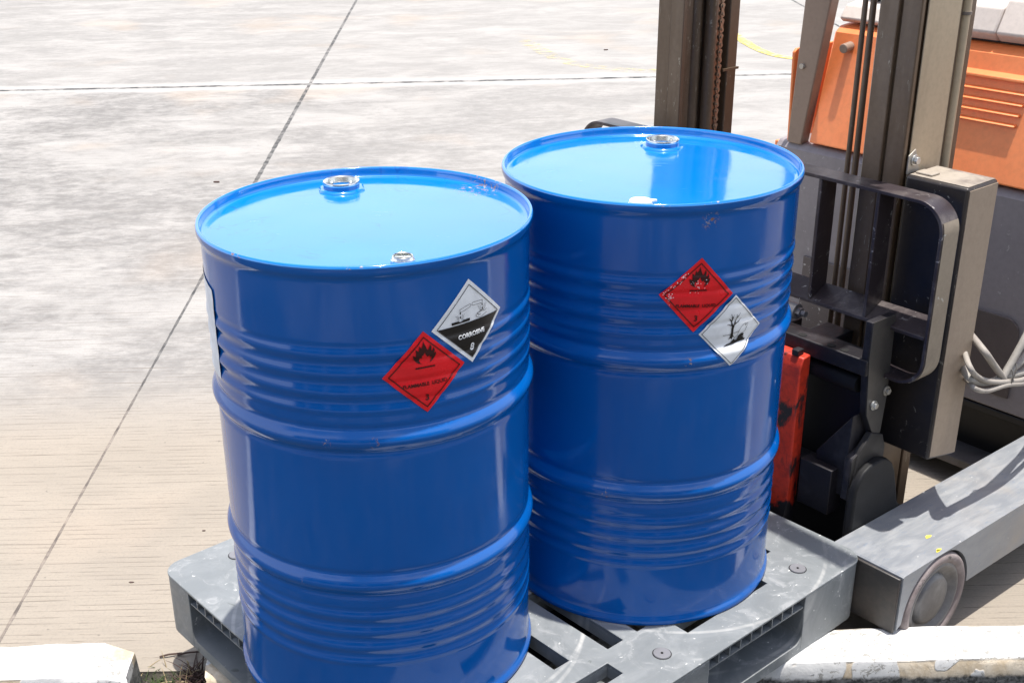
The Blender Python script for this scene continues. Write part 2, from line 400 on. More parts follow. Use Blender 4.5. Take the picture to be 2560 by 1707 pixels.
def tag(o, label=None, cat=None, group=None, kind=None):
    for k, v in (('label', label), ('category', cat), ('group', group), ('kind', kind)):
        if v: o[k] = v
    return o
def empty(name, loc, rz, label, cat, group=None):
    e = bpy.data.objects.new(name, None); COL.objects.link(e); e.location = loc; e.rotation_euler = (0, 0, rz)
    e.empty_display_size = .2
    return tag(e, label, cat, group)
def arc(cx, cy, r, a0, a1, n=8):
    return [(cx+r*math.cos(R(a0+(a1-a0)*i/n)), cy+r*math.sin(R(a0+(a1-a0)*i/n))) for i in range(n+1)]
def spline(pts, n=8):
    out = []; P = [Vector(p) for p in pts]
    for i in range(len(P)-1):
        p0 = P[max(i-1, 0)]; p1 = P[i]; p2 = P[i+1]; p3 = P[min(i+2, len(P)-1)]
        for k in range(n):
            t = k/n; out.append(.5*((2*p1)+(p2-p0)*t+(2*p0-5*p1+4*p2-p3)*t*t+(3*p1-p0-3*p2+p3)*t**3))
    out.append(P[-1]); return [tuple(p) for p in out]

# ------------------------------------------------------------------ the setting
b = MB(); YE = 2.262
xs = [-400, -30, -8, 8, 30, 400]; ys = [YE, 4, 12, 40, 400]
V = [[b.v((x, y, 0)) for x in xs] for y in ys]
for j in range(len(ys)-1):
    for i in range(len(xs)-1): b.f([V[j][i], V[j][i+1], V[j+1][i+1], V[j+1][i]])
lo = [b.v((x, YE, -.2)) for x in xs]
for i in range(len(xs)-1): b.f([lo[i], lo[i+1], V[0][i+1], V[0][i]])
tag(b.build('ground', m_yard, recalc=False), kind='structure')
# lower verge in front of the kerb
b = MB(); n1 = 90; n2 = 34
import mathutils.noise as mn
grid = []
for j in range(n2+1):
    yy = YE + .002 - (YE-.2)*(j/n2)
    row = []
    for i in range(n1+1):
        xx = -3.4 + 7*i/n1
        h = -.085 + .03*mn.noise(Vector((xx*4, yy*6, 0))) + .012*mn.noise(Vector((xx*19, yy*19, 3)))
        gp = max(0., 1-abs(xx+.66)/.16)*max(0., 1-max(0., 2.16-yy)/.12)
        h = h*(1-gp) + (-.012+.012*mn.noise(Vector((xx*30, yy*30, 1))))*gp
        if j == 0: h = -.004
        row.append(b.v((xx, yy, h)))
    grid.append(row)
for j in range(n2):
    for i in range(n1): b.f([grid[j][i], grid[j][i+1], grid[j+1][i+1], grid[j+1][i]])
tag(b.build('soil_verge', m_soil, smooth=60), kind='structure')
b = MB(); b.f([b.v(p) for p in ((-400, -400, -.12), (400, -400, -.12), (400, YE, -.12), (-400, YE, -.12))])
m_low = paint('dull_dark_paving', (.17, .16, .15), (.055, .052, .047), .85, 0., .8, .42, .56, .4, 30., stretch=(1.6, .5, 1))
tag(b.build('pavement', m_low), kind='structure')

# unseen wall, doors and pillars added to cut fill light and streak drum reflections
wall = empty('added_bay_wall', (0, -9, 0), 0, 'unseen dark wall with doors, added behind the camera for the drum reflections', 'added backdrop')
m_wall = paint('weathered_bay_wall', (.40, .40, .39), (.08, .08, .085), .8, 0., 2.); m_shut = paint('roller_door_grey', (.035, .038, .045), None, .5)
b = MB(); b.box(-14, 14, -.3, 0, -.12, 5.5); b.build('wall', m_wall, wall)
for k in range(-3, 4):
    b = MB(); b.box(k*4-1.5, k*4+1.5, .01, .06, -.12, 3.4); dr = b.build('added_door', m_shut, wall)
    b = MB(); b.box(k*4+1.85, k*4+2.15, .01, .25, -.12, 5.4); b.build('added_pillar', m_cow2, wall)

def ribbon(name, pts, w, mat):
    P = spline([(x, y, 0) for x, y in pts], 10); b = MB(); prev = None
    for i, p in enumerate(P):
        q = Vector(P[min(i+1, len(P)-1)])-Vector(P[max(i-1, 0)]); nn = Vector((-q.y, q.x, 0)).normalized()
        ww = w*(.8+.35*mn.noise(Vector(p)*5))
        a = Vector(p)+nn*ww/2; c = Vector(p)-nn*ww/2
        cur = (b.v((a.x, a.y, .004)), b.v((c.x, c.y, .004)))
        if prev: b.f([prev[0], prev[1], cur[1], cur[0]])
        prev = cur
    return tag(b.build(name, mat), kind='structure')
n = NT('yellow_line_paint'); v = n.coord(); a = n.noise(v, 16., 6, .7)
m_line_solid = n.fin(n.mix(n.ramp(a, .45, .68), (.80, .60, .10), (.62, .55, .36)), .8)
ribbon('painted_line', [(2.36, 10.9), (2.38, 10.12), (2.46, 9.68), (2.62, 9.49), (2.9, 9.36), (3.3, 9.30)], .10, m_line_solid)
ribbon('worn_painted_line', [(.55, 10.6), (.79, 9.68), (1.0, 9.36), (1.24, 9.2), (1.55, 9.12)], .17, m_line)

def kerb(x0, x1, label, endcut, seed):
    b = MB(); N = max(6, int(abs(min(x1, 3.2)-max(x0, -3.2))/.035)); xa, xb = max(x0, -3.2), min(x1, 3.2)
    prof = [(2.112, -.42), (2.113, -.195), (2.115, -.165), (2.121, -.152), (2.135, -.149), (2.18, -.148), (2.222, -.149), (2.236, -.153), (2.241, -.165), (2.243, -.42)]
    rings = []
    for i in range(N+1):
        x = xa+(xb-xa)*i/N; ring = []
        for k, (y, z) in enumerate(prof):
            j = mn.noise(Vector((x*9+seed, y*30, z*30)))
            d = .004*j + .002*mn.noise(Vector((x*40, y*50, seed)))
            xx = x
            t = 0
            if endcut == 'r' and i >= N-1: t = (i-(N-1)+1)/2
            if endcut == 'l' and i <= 1: t = (1-i+1)/2
            zz = z + (ZG) + (d if z > -.3 else 0) - (.02*t if z > -.3 else 0)
            yy = y + d*.8 + (2.18-y)*.08*t
            if t: xx += .02*mn.noise(Vector((y*60, z*60, seed)))+ (.012 if endcut == 'r' else -.012)*((z+.15)*-6 if z > -.3 else 1)
            ring.append(b.v((xx, yy, zz)))
        rings.append(ring)
    for A, B in zip(rings, rings[1:]):
        for k in range(len(prof)-1): b.f([A[k], A[k+1], B[k+1], B[k]])
    b.f(rings[0]); b.f(rings[-1][::-1])
    return tag(b.build('kerb_block', m_kerb, smooth=50), label, 'kerb', 'white painted kerb blocks along the slab edge')
kerb(-5, -.745, 'white painted kerb block with a broken end, left of the pallet', 'r', 1.)
kerb(-.575, 5, 'flaking white painted kerb under the pallet, running to the right behind the wheel', 'l', 5.)

# weeds, straw and dead leaves in the gap between the kerb blocks
def blades(name, c, n_, L, w, mat, spread, up_, label, cat, seed, group=None):
    rnd = random.Random(seed); b = MB()
    for i in range(n_):
        a = rnd.uniform(0, 2*math.pi); l = L*rnd.uniform(.5, 1.1); el = rnd.uniform(*up_)
        p0 = Vector((c[0]+rnd.gauss(0, spread), c[1]+rnd.gauss(0, spread), c[2])); d = Vector((math.cos(a)*math.cos(el), math.sin(a)*math.cos(el), math.sin(el)))
        path = []
        for k in range(5):
            t = k/4; p = p0 + d*l*t; p.z -= l*.35*t*t; path.append(p)
        b.tube([tuple(p) for p in path], [w*(1-.8*k/4) for k in range(5)], 4)
    o = b.build(name, mat, smooth=60)
    o.data.transform(Matrix.Translation(-Vector(c))); o.location = c
    return tag(o, label, cat, group)
blades('dead_plant', (-.605, 2.225, -.010), 90, .11, .0026, m_brown, .02, (.15, 1.1), 'dark brown clump of dead leaves under the pallet edge beside the kerb end', 'plant', 3)
blades('weed', (-.705, 2.228, -.012), 70, .05, .0016, m_moss, .022, (.1, 1.2), 'low green weed growing in the gap beside the left kerb end', 'plant', 4)
blades('dry_grass', (-.665, 2.225, -.010), 26, .085, .0015, m_grass, .025, (.1, 1.3), 'pale dry straw sticking up in the gap between the kerbs', 'grass', 5)
b = MB(); b.tube([(-.628, 2.24, -.01), (-.634, 2.238, .015), (-.637, 2.240, .045)], [.002, .002, .0012], 5)
tag(b.build('straw_stalk', m_grass, smooth=60), 'single pale straw stalk standing up behind the brown dead plant', 'straw')
b = MB()
for (x, y) in ((-.70, 2.31), (-.66, 2.315)):
    b.tube([(x-.02, y, .004), (x, y+.004, .007), (x+.03, y+.012, .004)], .0024, 5)
tag(b.build('twig', m_brown, smooth=60), 'short dark twig lying on the slab edge near the pallet corner', 'twig')

# ------------------------------------------------------------------ pallet (own frame: u, v, z from deck)
PA = R(39.9); PC = Vector((.096, 2.2995, 0))
TP = lambda p: (p[0], -p[1], p[2]+ZG)
pal = empty('plastic_pallet', PC, PA, 'grey plastic pallet with slotted deck under the two blue drums', 'pallet')
HU, HV = .5975, .508
holes = []
for su in (1, -1):
    for sv in (1, -1):
        holes.append((.091 if su > 0 else -.352, .352 if su > 0 else -.100, sv*.4055-.0205, sv*.4055+.0205))
    for sv in (1, -1):
        for (u0, u1) in ((.018, .063), (.415, .458)):
            a0, a1 = (u0, u1) if su > 0 else (-u1 if u0 > .1 else -.068, -u0 if u0 > .1 else -.023)
            holes.append((a0, a1, .115 if sv > 0 else -.355, .355 if sv > 0 else -.115))
for su in (1, -1):
    for (u0, u1) in ((.15, .192), (.285, .327)):
        for sv in (1, -1):
            holes.append((u0 if su > 0 else -u1, u1 if su > 0 else -u0, .14 if sv > 0 else -.33, .33 if sv > 0 else -.14))
def deck(zt, zb, eu, ev, rc):
    b = MB(TP)
    us = sorted({-eu, eu, -eu+rc, eu-rc} | {h for q in holes for h in q[:2]}); vs = sorted({-ev, ev, -ev+rc, ev-rc} | {round(h, 4) for q in holes for h in q[2:]})
    inh = lambda u, v: any(q[0] < u < q[1] and q[2] < v < q[3] for q in holes)
    cache = {}
    def V(u, v, z):
        k = (round(u, 4), round(v, 4), z)
        if k not in cache: cache[k] = b.v((u, v, z))
        return cache[k]
    solid = {}
    for i in range(len(us)-1):
        for j in range(len(vs)-1):
            solid[i, j] = not inh((us[i]+us[i+1])/2, (vs[j]+vs[j+1])/2)
    for (i, j), s_ in solid.items():
        if not s_: continue
        u0, u1, v0, v1 = us[i], us[i+1], vs[j], vs[j+1]
        ci = i in (0, len(us)-2); cj = j in (0, len(vs)-2)
        if ci and cj:                                  # rounded corner
            cu = u1 if i == 0 else u0; cv = v1 if j == 0 else v0
            a0 = {(True, True): 180, (False, True): 270, (False, False): 0, (True, False): 90}[(i == 0, j == 0)]
            A = arc(cu, cv, rc, a0, a0+90, 8)
            loop = [(cu, cv)] + A
            top = [V(*p, zt) for p in loop]; bot = [V(*p, zb) for p in loop]
            b.f(top); b.f(bot[::-1])
            for k in range(1, len(loop)-1): b.f([bot[k], bot[k+1], top[k+1], top[k]])
            continue
        b.f([V(u0, v0, zt), V(u1, v0, zt), V(u1, v1, zt), V(u0, v1, zt)])
        b.f([V(u0, v0, zb), V(u0, v1, zb), V(u1, v1, zb), V(u1, v0, zb)])
        for (di, dj, p, q) in ((-1, 0, (u0, v0), (u0, v1)), (1, 0, (u1, v1), (u1, v0)), (0, -1, (u1, v0), (u0, v0)), (0, 1, (u0, v1), (u1, v1))):
            if not solid.get((i+di, j+dj), False):
                b.f([V(*p, zb), V(*q, zb), V(*q, zt), V(*p, zt)])
    return b
o = deck(0, -.006, HU, HV, .045).build('deck', m_pallet, pal, bevel=.0015)
deck(-.0062, -.033, HU-.05, HV-.05, .045).build('underdeck', m_pallet, pal)
# blocks: corner and middle blocks, flush with the deck edge
OPV = (.063, .377); OPU = (.062, .385)                  # fork openings along the long and the short side
def block(u0, u1, v0, v1, corner=None, z0=-.15, z1=-.0062):
    b = MB(TP); pts = [(u0, v0), (u1, v0), (u1, v1), (u0, v1)]
    if corner is not None:
        i = corner; r = .045; c = pts[i]; cx_ = c[0]+(r if c[0] == u0 else -r); cy_ = c[1]+(r if c[1] == v0 else -r)
        a0 = (180, 270, 0, 90)[i]
        pts = pts[:i]+arc(cx_, cy_, r, a0, a0+90, 8)+pts[i+1:]
    b.prism(pts, 2, z0, z1); return b
e = .001
for (su, sv, ci) in ((-1, -1, 0), (1, -1, 1), (1, 1, 2), (-1, 1, 3)):
    u = sorted((su*(HU-e), su*OPV[1])); vv = sorted((sv*(HV-e), sv*OPU[1]))
    block(*u, *vv, ci).build('corner_block', m_pallet, pal, bevel=.002)
for su in (-1, 1): block(*sorted((su*(HU-e), su*.42)), -.062, .062).build('middle_block', m_pallet, pal, bevel=.003)
for sv in (-1, 1): block(-.063, .063, *sorted((sv*(HV-e), sv*.40))).build('middle_block', m_pallet, pal, bevel=.003)
block(-.1, .1, -.09, .09, None, -.13, -.0332).build('middle_block', m_pallet, pal)
# bottom skid boards with rounded opening corners
for sv in (-1, 1):
    b = MB(TP)
    for (a, c) in ((-OPV[1], -.063), (.063, OPV[1])):
        a += .0005; c -= .0005
        pts = [(a, -.15), (c, -.15), (c, -.105)] + arc(c-.022, -.103, .022, 0, -90, 6)[1:] + arc(a+.022, -.103, .022, -90, -180, 6)
        lo_, hi_ = sorted((sv*(HV-e), sv*(HV-.10)))
        b.prism(pts, 1, lo_, hi_)
    b.build('skid_board', m_pallet, pal, smooth=40)
for su in (-1, 1):
    b = MB(TP)
    for (a, c) in ((-OPU[1], -.062), (.062, OPU[1])):
        a += .0005; c -= .0005
        pts = [(a, -.15), (c, -.15), (c, -.105)] + arc(c-.022, -.103, .022, 0, -90, 6)[1:] + arc(a+.022, -.103, .022, -90, -180, 6)
        lo_, hi_ = sorted((su*(HU-e), su*(HU-.10)))
        b.prism(pts, 0, lo_, hi_)
    b.build('skid_board', m_pallet, pal, smooth=40)
b = MB(TP); b.box(-.49, .49, -.05, .05, -.149, -.127); b.build('skid_board', m_pallet, pal)
b = MB(TP); b.box(-.05, .05, -.40, -.0505, -.1485, -.1275); b.box(-.05, .05, .0505, .40, -.1485, -.1275); b.build('skid_board', m_pallet, pal)
# rib cells under the deck edge at each fork opening
for sv in (-1, 1):
    b = MB(TP); y0, y1 = sorted((sv*(HV-.004), sv*(HV-.0495)))
    for (a, c) in ((-OPV[1], -.063), (.063, OPV[1])):
        k = a+.03
        while k < c-.01: b.box(k, k+.003, y0, y1, -.0315, -.0063); k += .0345
        b.box(a+.001, c-.001, y0, y1, -.035, -.0316)
    b.build('rib_row', m_pallet, pal)
for su in (-1, 1):
    b = MB(TP); y0, y1 = sorted((su*(HU-.004), su*(HU-.0495)))
    for (a, c) in ((-OPU[1], -.062), (.062, OPU[1])):
        k = a+.03
        while k < c-.01: b.box(y0, y1, k, k+.003, -.0315, -.0063); k += .0345
        b.box(y0, y1, a+.001, c-.001, -.035, -.0316)
    b.build('rib_row', m_pallet, pal)
for (u, v) in ((0, .437), (.444, .437), (-.444, .437), (.444, -.437), (-.444, -.437), (0, -.437), (.50, 0), (-.50, 0)):
    b = MB(TP); b.lathe([(0, .0006), (.003, .0006), (.0032, .0022), (.012, .0028), (.0168, .0024), (.0175, .0004), (.0178, .0004)], 32, (u, v))
    pg = b.build('rubber_plug', m_plug, pal, smooth=40)
    b = MB(TP); b.lathe([(0, .0034), (.0022, .0034), (.0023, .002)], 12, (u, v)); b.build('plug_hole', m_hole, pg)
    b = MB(TP); b.lathe([(.0176, .0006), (.0192, .0006)], 32, (u, v)); b.build('plug_seam', m_hole, pg)

# ------------------------------------------------------------------ drums
HOOPS = (.585, .305)
def Rb(z):
    r = .2860
    for h in HOOPS: r += .0080*max(0, math.cos(min(1, abs(z-h)/.021)*math.pi/2))**1.5
    for h in HOOPS:
        for sgn in (1, -1): r -= .0018*math.exp(-((z-h-sgn*.023)/.006)**2)
    for (a, b_) in ((.628, .762), (.130, .262)):
        if a < z < b_:
            t = (z-a)/(b_-a); w = min(1, t/.10, (1-t)/.10)
            r += .0019*w*math.sin((z-a)/(b_-a)*4*2*math.pi - .4)
    return r
def drum(loc, rust, lidrust, label, scuff, bung, cap, cap_kind):
    root = empty('steel_drum', loc, 0, label, 'drum')
    mb = mat_blue('blue_drum_enamel', False, rust); ml = mat_blue('blue_sunlit_lid_enamel', True, lidrust, scuff)
    prof = [(0, .012), (.278, .012), (.282, .002), (.2865, 0), (.2905, .001), (.2922, .006), (.2905, .013), (.2875, .017), (.2862, .022)]
    z = .03
    while z < .860: prof.append((Rb(z), z)); z += .0022
    prof += [(.2862, .862), (.2872, .868), (.2905, .872), (.2925, .878), (.2925, .886)]
    b = MB(); b.lathe(prof, 160); b.build('shell', mb, root, smooth=50)
    # lid with rolled chime
    lp = [(.2925, .886), (.2915, .8892), (.2893, .8905), (.2870, .8897), (.2858, .8872), (.2852, .884), (.2846, .8765), (.2832, .8735), (.279, .8720), (.272, .8726), (.262, .8732), (.20, .8736), (.1, .8738), (0, .8740)]
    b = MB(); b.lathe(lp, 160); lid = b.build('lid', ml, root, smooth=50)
    # raised octagonal flange and threaded ring of the big bung
    bx, by = bung; zl = .8725
    b = MB()
    def octa(r, z): return [(bx+r*math.cos(R(22.5+45*k+8)), by+r*math.sin(R(22.5+45*k+8)), z) for k in range(8)]
    rings = [[b.v(p) for p in octa(r, z)] for (r, z) in ((.0475, zl-.002), (.0455, zl+.0028), (.042, zl+.0055), (.036, zl+.0062))]
    for A, B in zip(rings, rings[1:]):
        for k in range(8): b.f([A[k], A[(k+1) % 8], B[(k+1) % 8], B[k]])
    b.f(rings[-1])
    b.lathe([(.0345, zl+.004), (.0342, zl+.0135), (.0335, zl+.0145)], 48, (bx, by))
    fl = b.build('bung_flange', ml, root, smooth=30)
    b = MB(); rp = [(.0345, zl+.0135), (.0350, zl+.016), (.0342, zl+.0185), (.0322, zl+.0195), (.0300, zl+.0188)]
    zz = zl+.0178
    for k in range(5): rp += [(.0285, zz), (.0297, zz-.0014)]; zz -= .0024
    rp += [(.0285, zz), (0, zz-.0003)]
    b.lathe(rp, 48, (bx, by)); rg = b.build('threaded_ring', m_steel, fl, smooth=40)
    for q in (-.018, .018):
        b = MB(); b.box(bx+q-.003, bx+q+.003, by-.006, by+.006, zz, zl+.0165); b.build('bung_lug', m_steel, fl, bevel=.001)
    cx_, cy_ = cap
    if cap_kind == 'ring':
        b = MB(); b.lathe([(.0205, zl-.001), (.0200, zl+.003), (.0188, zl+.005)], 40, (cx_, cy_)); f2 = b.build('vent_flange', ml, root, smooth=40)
        b = MB(); b.lathe([(.0192, zl+.0045), (.0195, zl+.0075), (.0178, zl+.0095), (.0170, zl+.0130), (.0157, zl+.0140), (.0143, zl+.0130), (.0138, zl+.0075), (0, zl+.0073)], 40, (cx_, cy_)); p2 = b.build('vent_plug', m_steel, f2, smooth=40)
        b = MB(); b.box(cx_-.0135, cx_+.0135, cy_-.0025, cy_+.0025, zl+.0074, zl+.0122); o = b.build('plug_bar', m_steel, f2, bevel=.0008)
    else:
        b = MB(); b.lathe([(.0225, zl-.001), (.0220, zl+.003), (.0208, zl+.0038), (.0205, zl+.0075), (.0194, zl+.0092), (.011, zl+.0098), (0, zl+.0100)], 40, (cx_, cy_)); 
        b.prism([(cx_+.019, cy_-.006), (cx_+.029, cy_-.003), (cx_+.029, cy_+.003), (cx_+.019, cy_+.006)], 2, zl+.006, zl+.009)
        b.build('vent_cap', m_white, root, smooth=40)
    return root
D1 = Vector((-.16849, 2.05720, ZG)); D2 = Vector((.37222, 2.34578, ZG))
drum1 = drum(D1, [((.02, -.289, .585), .013), ((-.06, -.285, .585), .010), ((-.12, -.26, .305), .010)], [((.205, .175, .873), .06), ((.0, -.289, .888), .02), ((-.19, -.22, .888), .02)],
             'front blue steel drum with a corrosive label and an open steel vent plug', 1.0, (-.058, .192), (.074, -.232), 'ring')
drum2 = drum(D2, [((.04, -.285, .585), .014), ((.068, -.280, .855), .022), ((-.1, -.27, .305), .015)], [((.065, -.28, .889), .025), ((-.29, .0, .888), .02), ((-.02, -.289, .888), .016)],
             'rear blue steel drum with a dead tree label and a white vent cap', .5, (.050, .172), (-.052, -.232), 'cap')

# ------------------------------------------------------------------ stickers, mapped on the drum wall
def remesh2d(bm, step):
    xs_ = [v.co.x for v in bm.verts]; ys_ = [v.co.y for v in bm.verts]
    for ax, (a, c) in enumerate(((min(xs_), max(xs_)), (min(ys_), max(ys_)))):
        k = math.floor(a/step)*step + step*.37
        while k < c:
            co = Vector((k, 0, 0)) if ax == 0 else Vector((0, k, 0)); no = Vector((1, 0, 0)) if ax == 0 else Vector((0, 1, 0))
            bmesh.ops.bisect_plane(bm, geom=bm.verts[:]+bm.edges[:]+bm.faces[:], plane_co=co, plane_no=no)
            k += step
def Rlab(z): return max(Rb(z+k*.0015) for k in range(-5, 6))-.0002
def decal(name, mat, parent, ang, zc, rot, off, polys=(), mesh=None, step=.003):
    bm = bmesh.new()
    for poly in polys:
        P = [Vector((x, y, 0)) for x, y in poly]; vs = [bm.verts.new(p) for p in P]
        for t in tessellate_polygon([P]):
            try: bm.faces.new([vs[i] for i in t])
            except ValueError: pass
    if mesh: bm.from_mesh(mesh)
    remesh2d(bm, step)
    cr, sr = math.cos(R(rot)), math.sin(R(rot))
    for v in bm.verts:
        x, y = v.co.x*cr-v.co.y*sr, v.co.x*sr+v.co.y*cr
        z = zc+y; th = R(ang)+x/.2868; r = Rlab(z)+off
        v.co = Vector((r*math.cos(th), r*math.sin(th), z))
    bm.normal_update()
    for f in bm.faces:
        c = f.calc_center_median()
        if f.normal.x*c.x+f.normal.y*c.y < 0: f.normal_flip()
    me = bpy.data.meshes.new(name); bm.to_mesh(me); bm.free(); me.materials.append(mat); me.shade_smooth()
    o = bpy.data.objects.new(name, me); COL.objects.link(o); o.parent = parent; return o
def textmesh(parts):
    """parts: (text, x, y, height, xscale, bold offset)"""
    out = bmesh.new()
    for (t, x, y, h, xs_, off) in parts:
        cu = bpy.data.curves.new('txt', 'FONT'); cu.body = t; cu.size = h/.7; cu.align_x = 'CENTER'; cu.offset = off; cu.resolution_u = 3
        o = bpy.data.objects.new('txt', cu); COL.objects.link(o)
        dg = bpy.context.evaluated_depsgraph_get(); me = bpy.data.meshes.new_from_object(o.evaluated_get(dg))
        bb = bmesh.new(); bb.from_mesh(me)
        for v in bb.verts: v.co = Vector((v.co.x*xs_+x, v.co.y+y, 0))
        tmp = bpy.data.meshes.new('t'); bb.to_mesh(tmp); bb.free(); out.from_mesh(tmp)
        bpy.data.objects.remove(o); bpy.data.curves.remove(cu); bpy.data.meshes.remove(tmp); bpy.data.meshes.remove(me)
    me = bpy.data.meshes.new('lettering'); out.to_mesh(me); out.free(); return me
def diamond(r): return [(0, r), (r, 0), (0, -r), (-r, 0)]
def frame(r, t):
    o, i = diamond(r), diamond(r-t)
    return [[o[k], o[(k+1) % 4], i[(k+1) % 4], i[k]] for k in range(4)]
def stroke(pts, w):
    out = []
    for (a, c) in zip(pts, pts[1:]):
        A, B = Vector(a), Vector(c); d = (B-A); 
        if d.length < 1e-7: continue
        d.normalize(); nn = Vector((-d.y, d.x))*w/2; A = A-d*w*.2; B = B+d*w*.2
        out.append([tuple(A+nn), tuple(B+nn), tuple(B-nn), tuple(A-nn)])
    return out
SC = .001
flame = [(-1, 34), (2, 26), (4, 21.5), (6, 24), (7.6, 29), (9.3, 25), (9, 20), (11, 20.5), (12.3, 24.5), (13.4, 20), (12.6, 16), (15, 17.5), (14.4, 12.5), (12, 8.5), (8.5, 5.6),
         (6, 4.8), (8.8, 8), (9, 12), (6.8, 10.8), (6.2, 14.6), (3.6, 12.2), (1.2, 16), (.2, 19.5), (-1.6, 16), (-4, 14.6), (-3.6, 11.4), (-6.6, 12), (-7.6, 8.6), (-6.2, 5.4), (-3.8, 4.2),
         (-8.5, 5), (-12.2, 8), (-14.8, 12), (-15.4, 17.2), (-11.6, 14.6), (-11.2, 18.6), (-11.4, 24.4), (-8, 21.2), (-7, 24.6), (-6.4, 28.6), (-4.2, 25), (-2.2, 29)]
def flammable(parent, ang, z, rot, lab):
    L = decal('hazard_label', m_red, parent, ang, z, rot, .0008, [diamond(.0712)]); L['label'] = lab
    decal('label_border', m_inkred, L, ang, z, rot, .0020, frame(.0620, .0024))
    decal('flame_symbol', m_inkred, L, ang, z, rot, .0020, [[(x*SC*1.28, (y-3)*SC*1.28+.015) for x, y in flame]]+[[(-.0165, .0085), (.0165, .0085), (.0165, .0110), (-.0165, .0110)]])
    me = textmesh([('FLAMMABLE  LIQUID', -.001, -.0225, .0060, .96, .00022), ('3', .001, -.0490, .0105, 1., .0004)])
    decal('lettering', m_inkred, L, ang, z, rot, .0020, mesh=me)
    return L
flammable(drum1, -68.7, .700, 1.0, 'red flammable liquid diamond with small number three')
L2_ = flammable(drum2, -79.9, .716, -3.6, 'red flammable liquid diamond, speckled with worn white flecks')
rnd = random.Random(3); fle = []
for k in range(95):
    t = rnd.random(); q = rnd.choice((0, 0, 1, 2))
    if q == 0: x = -.066+t*.045; y = x*-1*0 + (.004+ (x+.066)*.95) + rnd.gauss(0, .004)
    elif q == 1: x = rnd.gauss(.002, .009); y = rnd.gauss(.022, .008)
    else: x = rnd.gauss(-.053, .006); y = rnd.gauss(-.006, .006)
    if abs(x)+abs(y) > .069: continue
    s_ = rnd.uniform(.0003, .0011); fle.append([(x-s_, y-s_*.4), (x+s_*.5, y-s_), (x+s_, y+s_*.6), (x-s_*.3, y+s_)])
decal('paint_flecks', m_swhite, L2_, -79.9, .716, -3.6, .0028, fle)

# corrosive: white over black diamond
L = decal('hazard_label', m_swhite, drum1, -51.6, .770, 1.5, .0008, [diamond(.0728)]); L['label'] = 'white and black corrosive diamond with number eight'
decal('label_border', m_ink, L, -51.6, .770, 1.5, .0020, frame(.0640, .0016))
decal('black_panel', m_ink, L, -51.6, .770, 1.5, .0020, [[(-.0615, -.0006), (0, -.0622), (.0615, -.0006)]])
me = textmesh([('CORROSIVE', 0, -.0250, .0072, .98, .00022), ('8', 0, -.0500, .0125, .95, .0004)])
decal('lettering', m_swhite, L, -51.6, .770, 1.5, .0030, mesh=me)
sy = []
def tubeicon(x, y, a, flip):
    c_, s_ = math.cos(R(a)), math.sin(R(a)); pts = [(-11, 2.6)] + [(9+2.6*math.cos(R(t)), 2.6*math.sin(R(t))) for t in range(90, -91, -30)] + [(-11, -2.6), (-11, 2.6)]
    q = [((x+(flip*px*c_-py*s_))*SC, (y+(flip*px*s_+py*c_))*SC) for px, py in pts]; return stroke(q, .0006)
sy += tubeicon(-9, 25, 14, 1); sy += tubeicon(16, 27.5, -4, -1)
sy += [[(-.0365, .0015), (-.0010, .0015), (-.0010, .0060), (-.0140, .0060), (-.0175, .0040), (-.0205, .0038), (-.0235, .0060), (-.0365, .0060)]]
for (x, y) in ((-.0195, .0185), (-.0195, .0115), (.0265, .0215), (.0268, .0150)): sy.append([(x, y+.003), (x+.0012, y), (x+.0008, y-.0018), (x-.0008, y-.0018), (x-.0012, y)])
for dx in (-.0075, -.0045, .004, .007): sy += stroke([(-.0195+dx*.5, .0068), (-.0195+dx*.9, .0105), (-.0195+dx*.8, .0125), (-.0195+dx*1.2, .0160)], .0005)
for dx in (-.0075, -.0045, .004, .007): sy += stroke([(.0265+dx*.6, .0120), (.0265+dx, .0160), (.0265+dx*.9, .018), (.0265+dx*1.3, .0220)], .0005)
hand = [(36, 5.5), (31, 3.5), (25, 1.2), (19, 1), (17.5, 2.2), (15, 2), (14.6, 3.6), (12.4, 3.8), (12.6, 5.2), (11.6, 6.2), (13, 7.2), (18.5, 7.4), (14.5, 8.6), (15.2, 10), (20.5, 9.6), (25, 10.8), (28.5, 9.6), (31.5, 9.4), (36, 11.4)]
sy += stroke([(x*SC, y*SC) for x, y in hand], .0006)
sy += stroke([(.020, .0098), (.0225, .0122), (.025, .0116), (.027, .0126), (.029, .0108)], .0009)
sy += stroke([(.0175, .0045), (.023, .0052)], .0005); sy += stroke([(.0170, .0060), (.022, .0066)], .0005)
decal('corrosion_symbol', m_ink, L, -51.6, .770, 1.5, .0020, sy)

# environment: dead tree and fish on white
EA, EZ, ER = -64.7, .637, -2.0
L = decal('hazard_label', m_swhite, drum2, EA, EZ, ER, .0008, [diamond(.0700)]); L['label'] = 'white diamond with a bare tree and a dead fish'
decal('label_border', m_ink, L, EA, EZ, ER, .0020, frame(.0650, .0015))
tr = [[(-3.5, -14), (-2.6, -4), (-3, 4), (-1.5, 10), (1.2, 11.5), (3.4, 9), (2, 3), (2, -6), (3, -11), (8, -15), (2.5, -14), (1.5, -19), (-1.5, -15.5), (-7, -18.5)]]
tr = [[(x*SC, y*SC) for x, y in p_] for p_ in tr]
def br(pts, w0, w1):
    out = []
    for i, (a, c) in enumerate(zip(pts, pts[1:])):
        w = w0+(w1-w0)*i/max(1, len(pts)-2); out += stroke([(a[0]*SC, a[1]*SC), (c[0]*SC, c[1]*SC)], w*SC)
    return out
tr += br([(-1, 8), (-3, 15), (-2, 22), (-4, 28), (-6, 33)], 3., .9) + br([(-2, 22), (-1, 27), (0, 31)], 1.6, .7) + br([(-2.5, 17), (-7, 22), (-10, 24)], 1.8, .8)
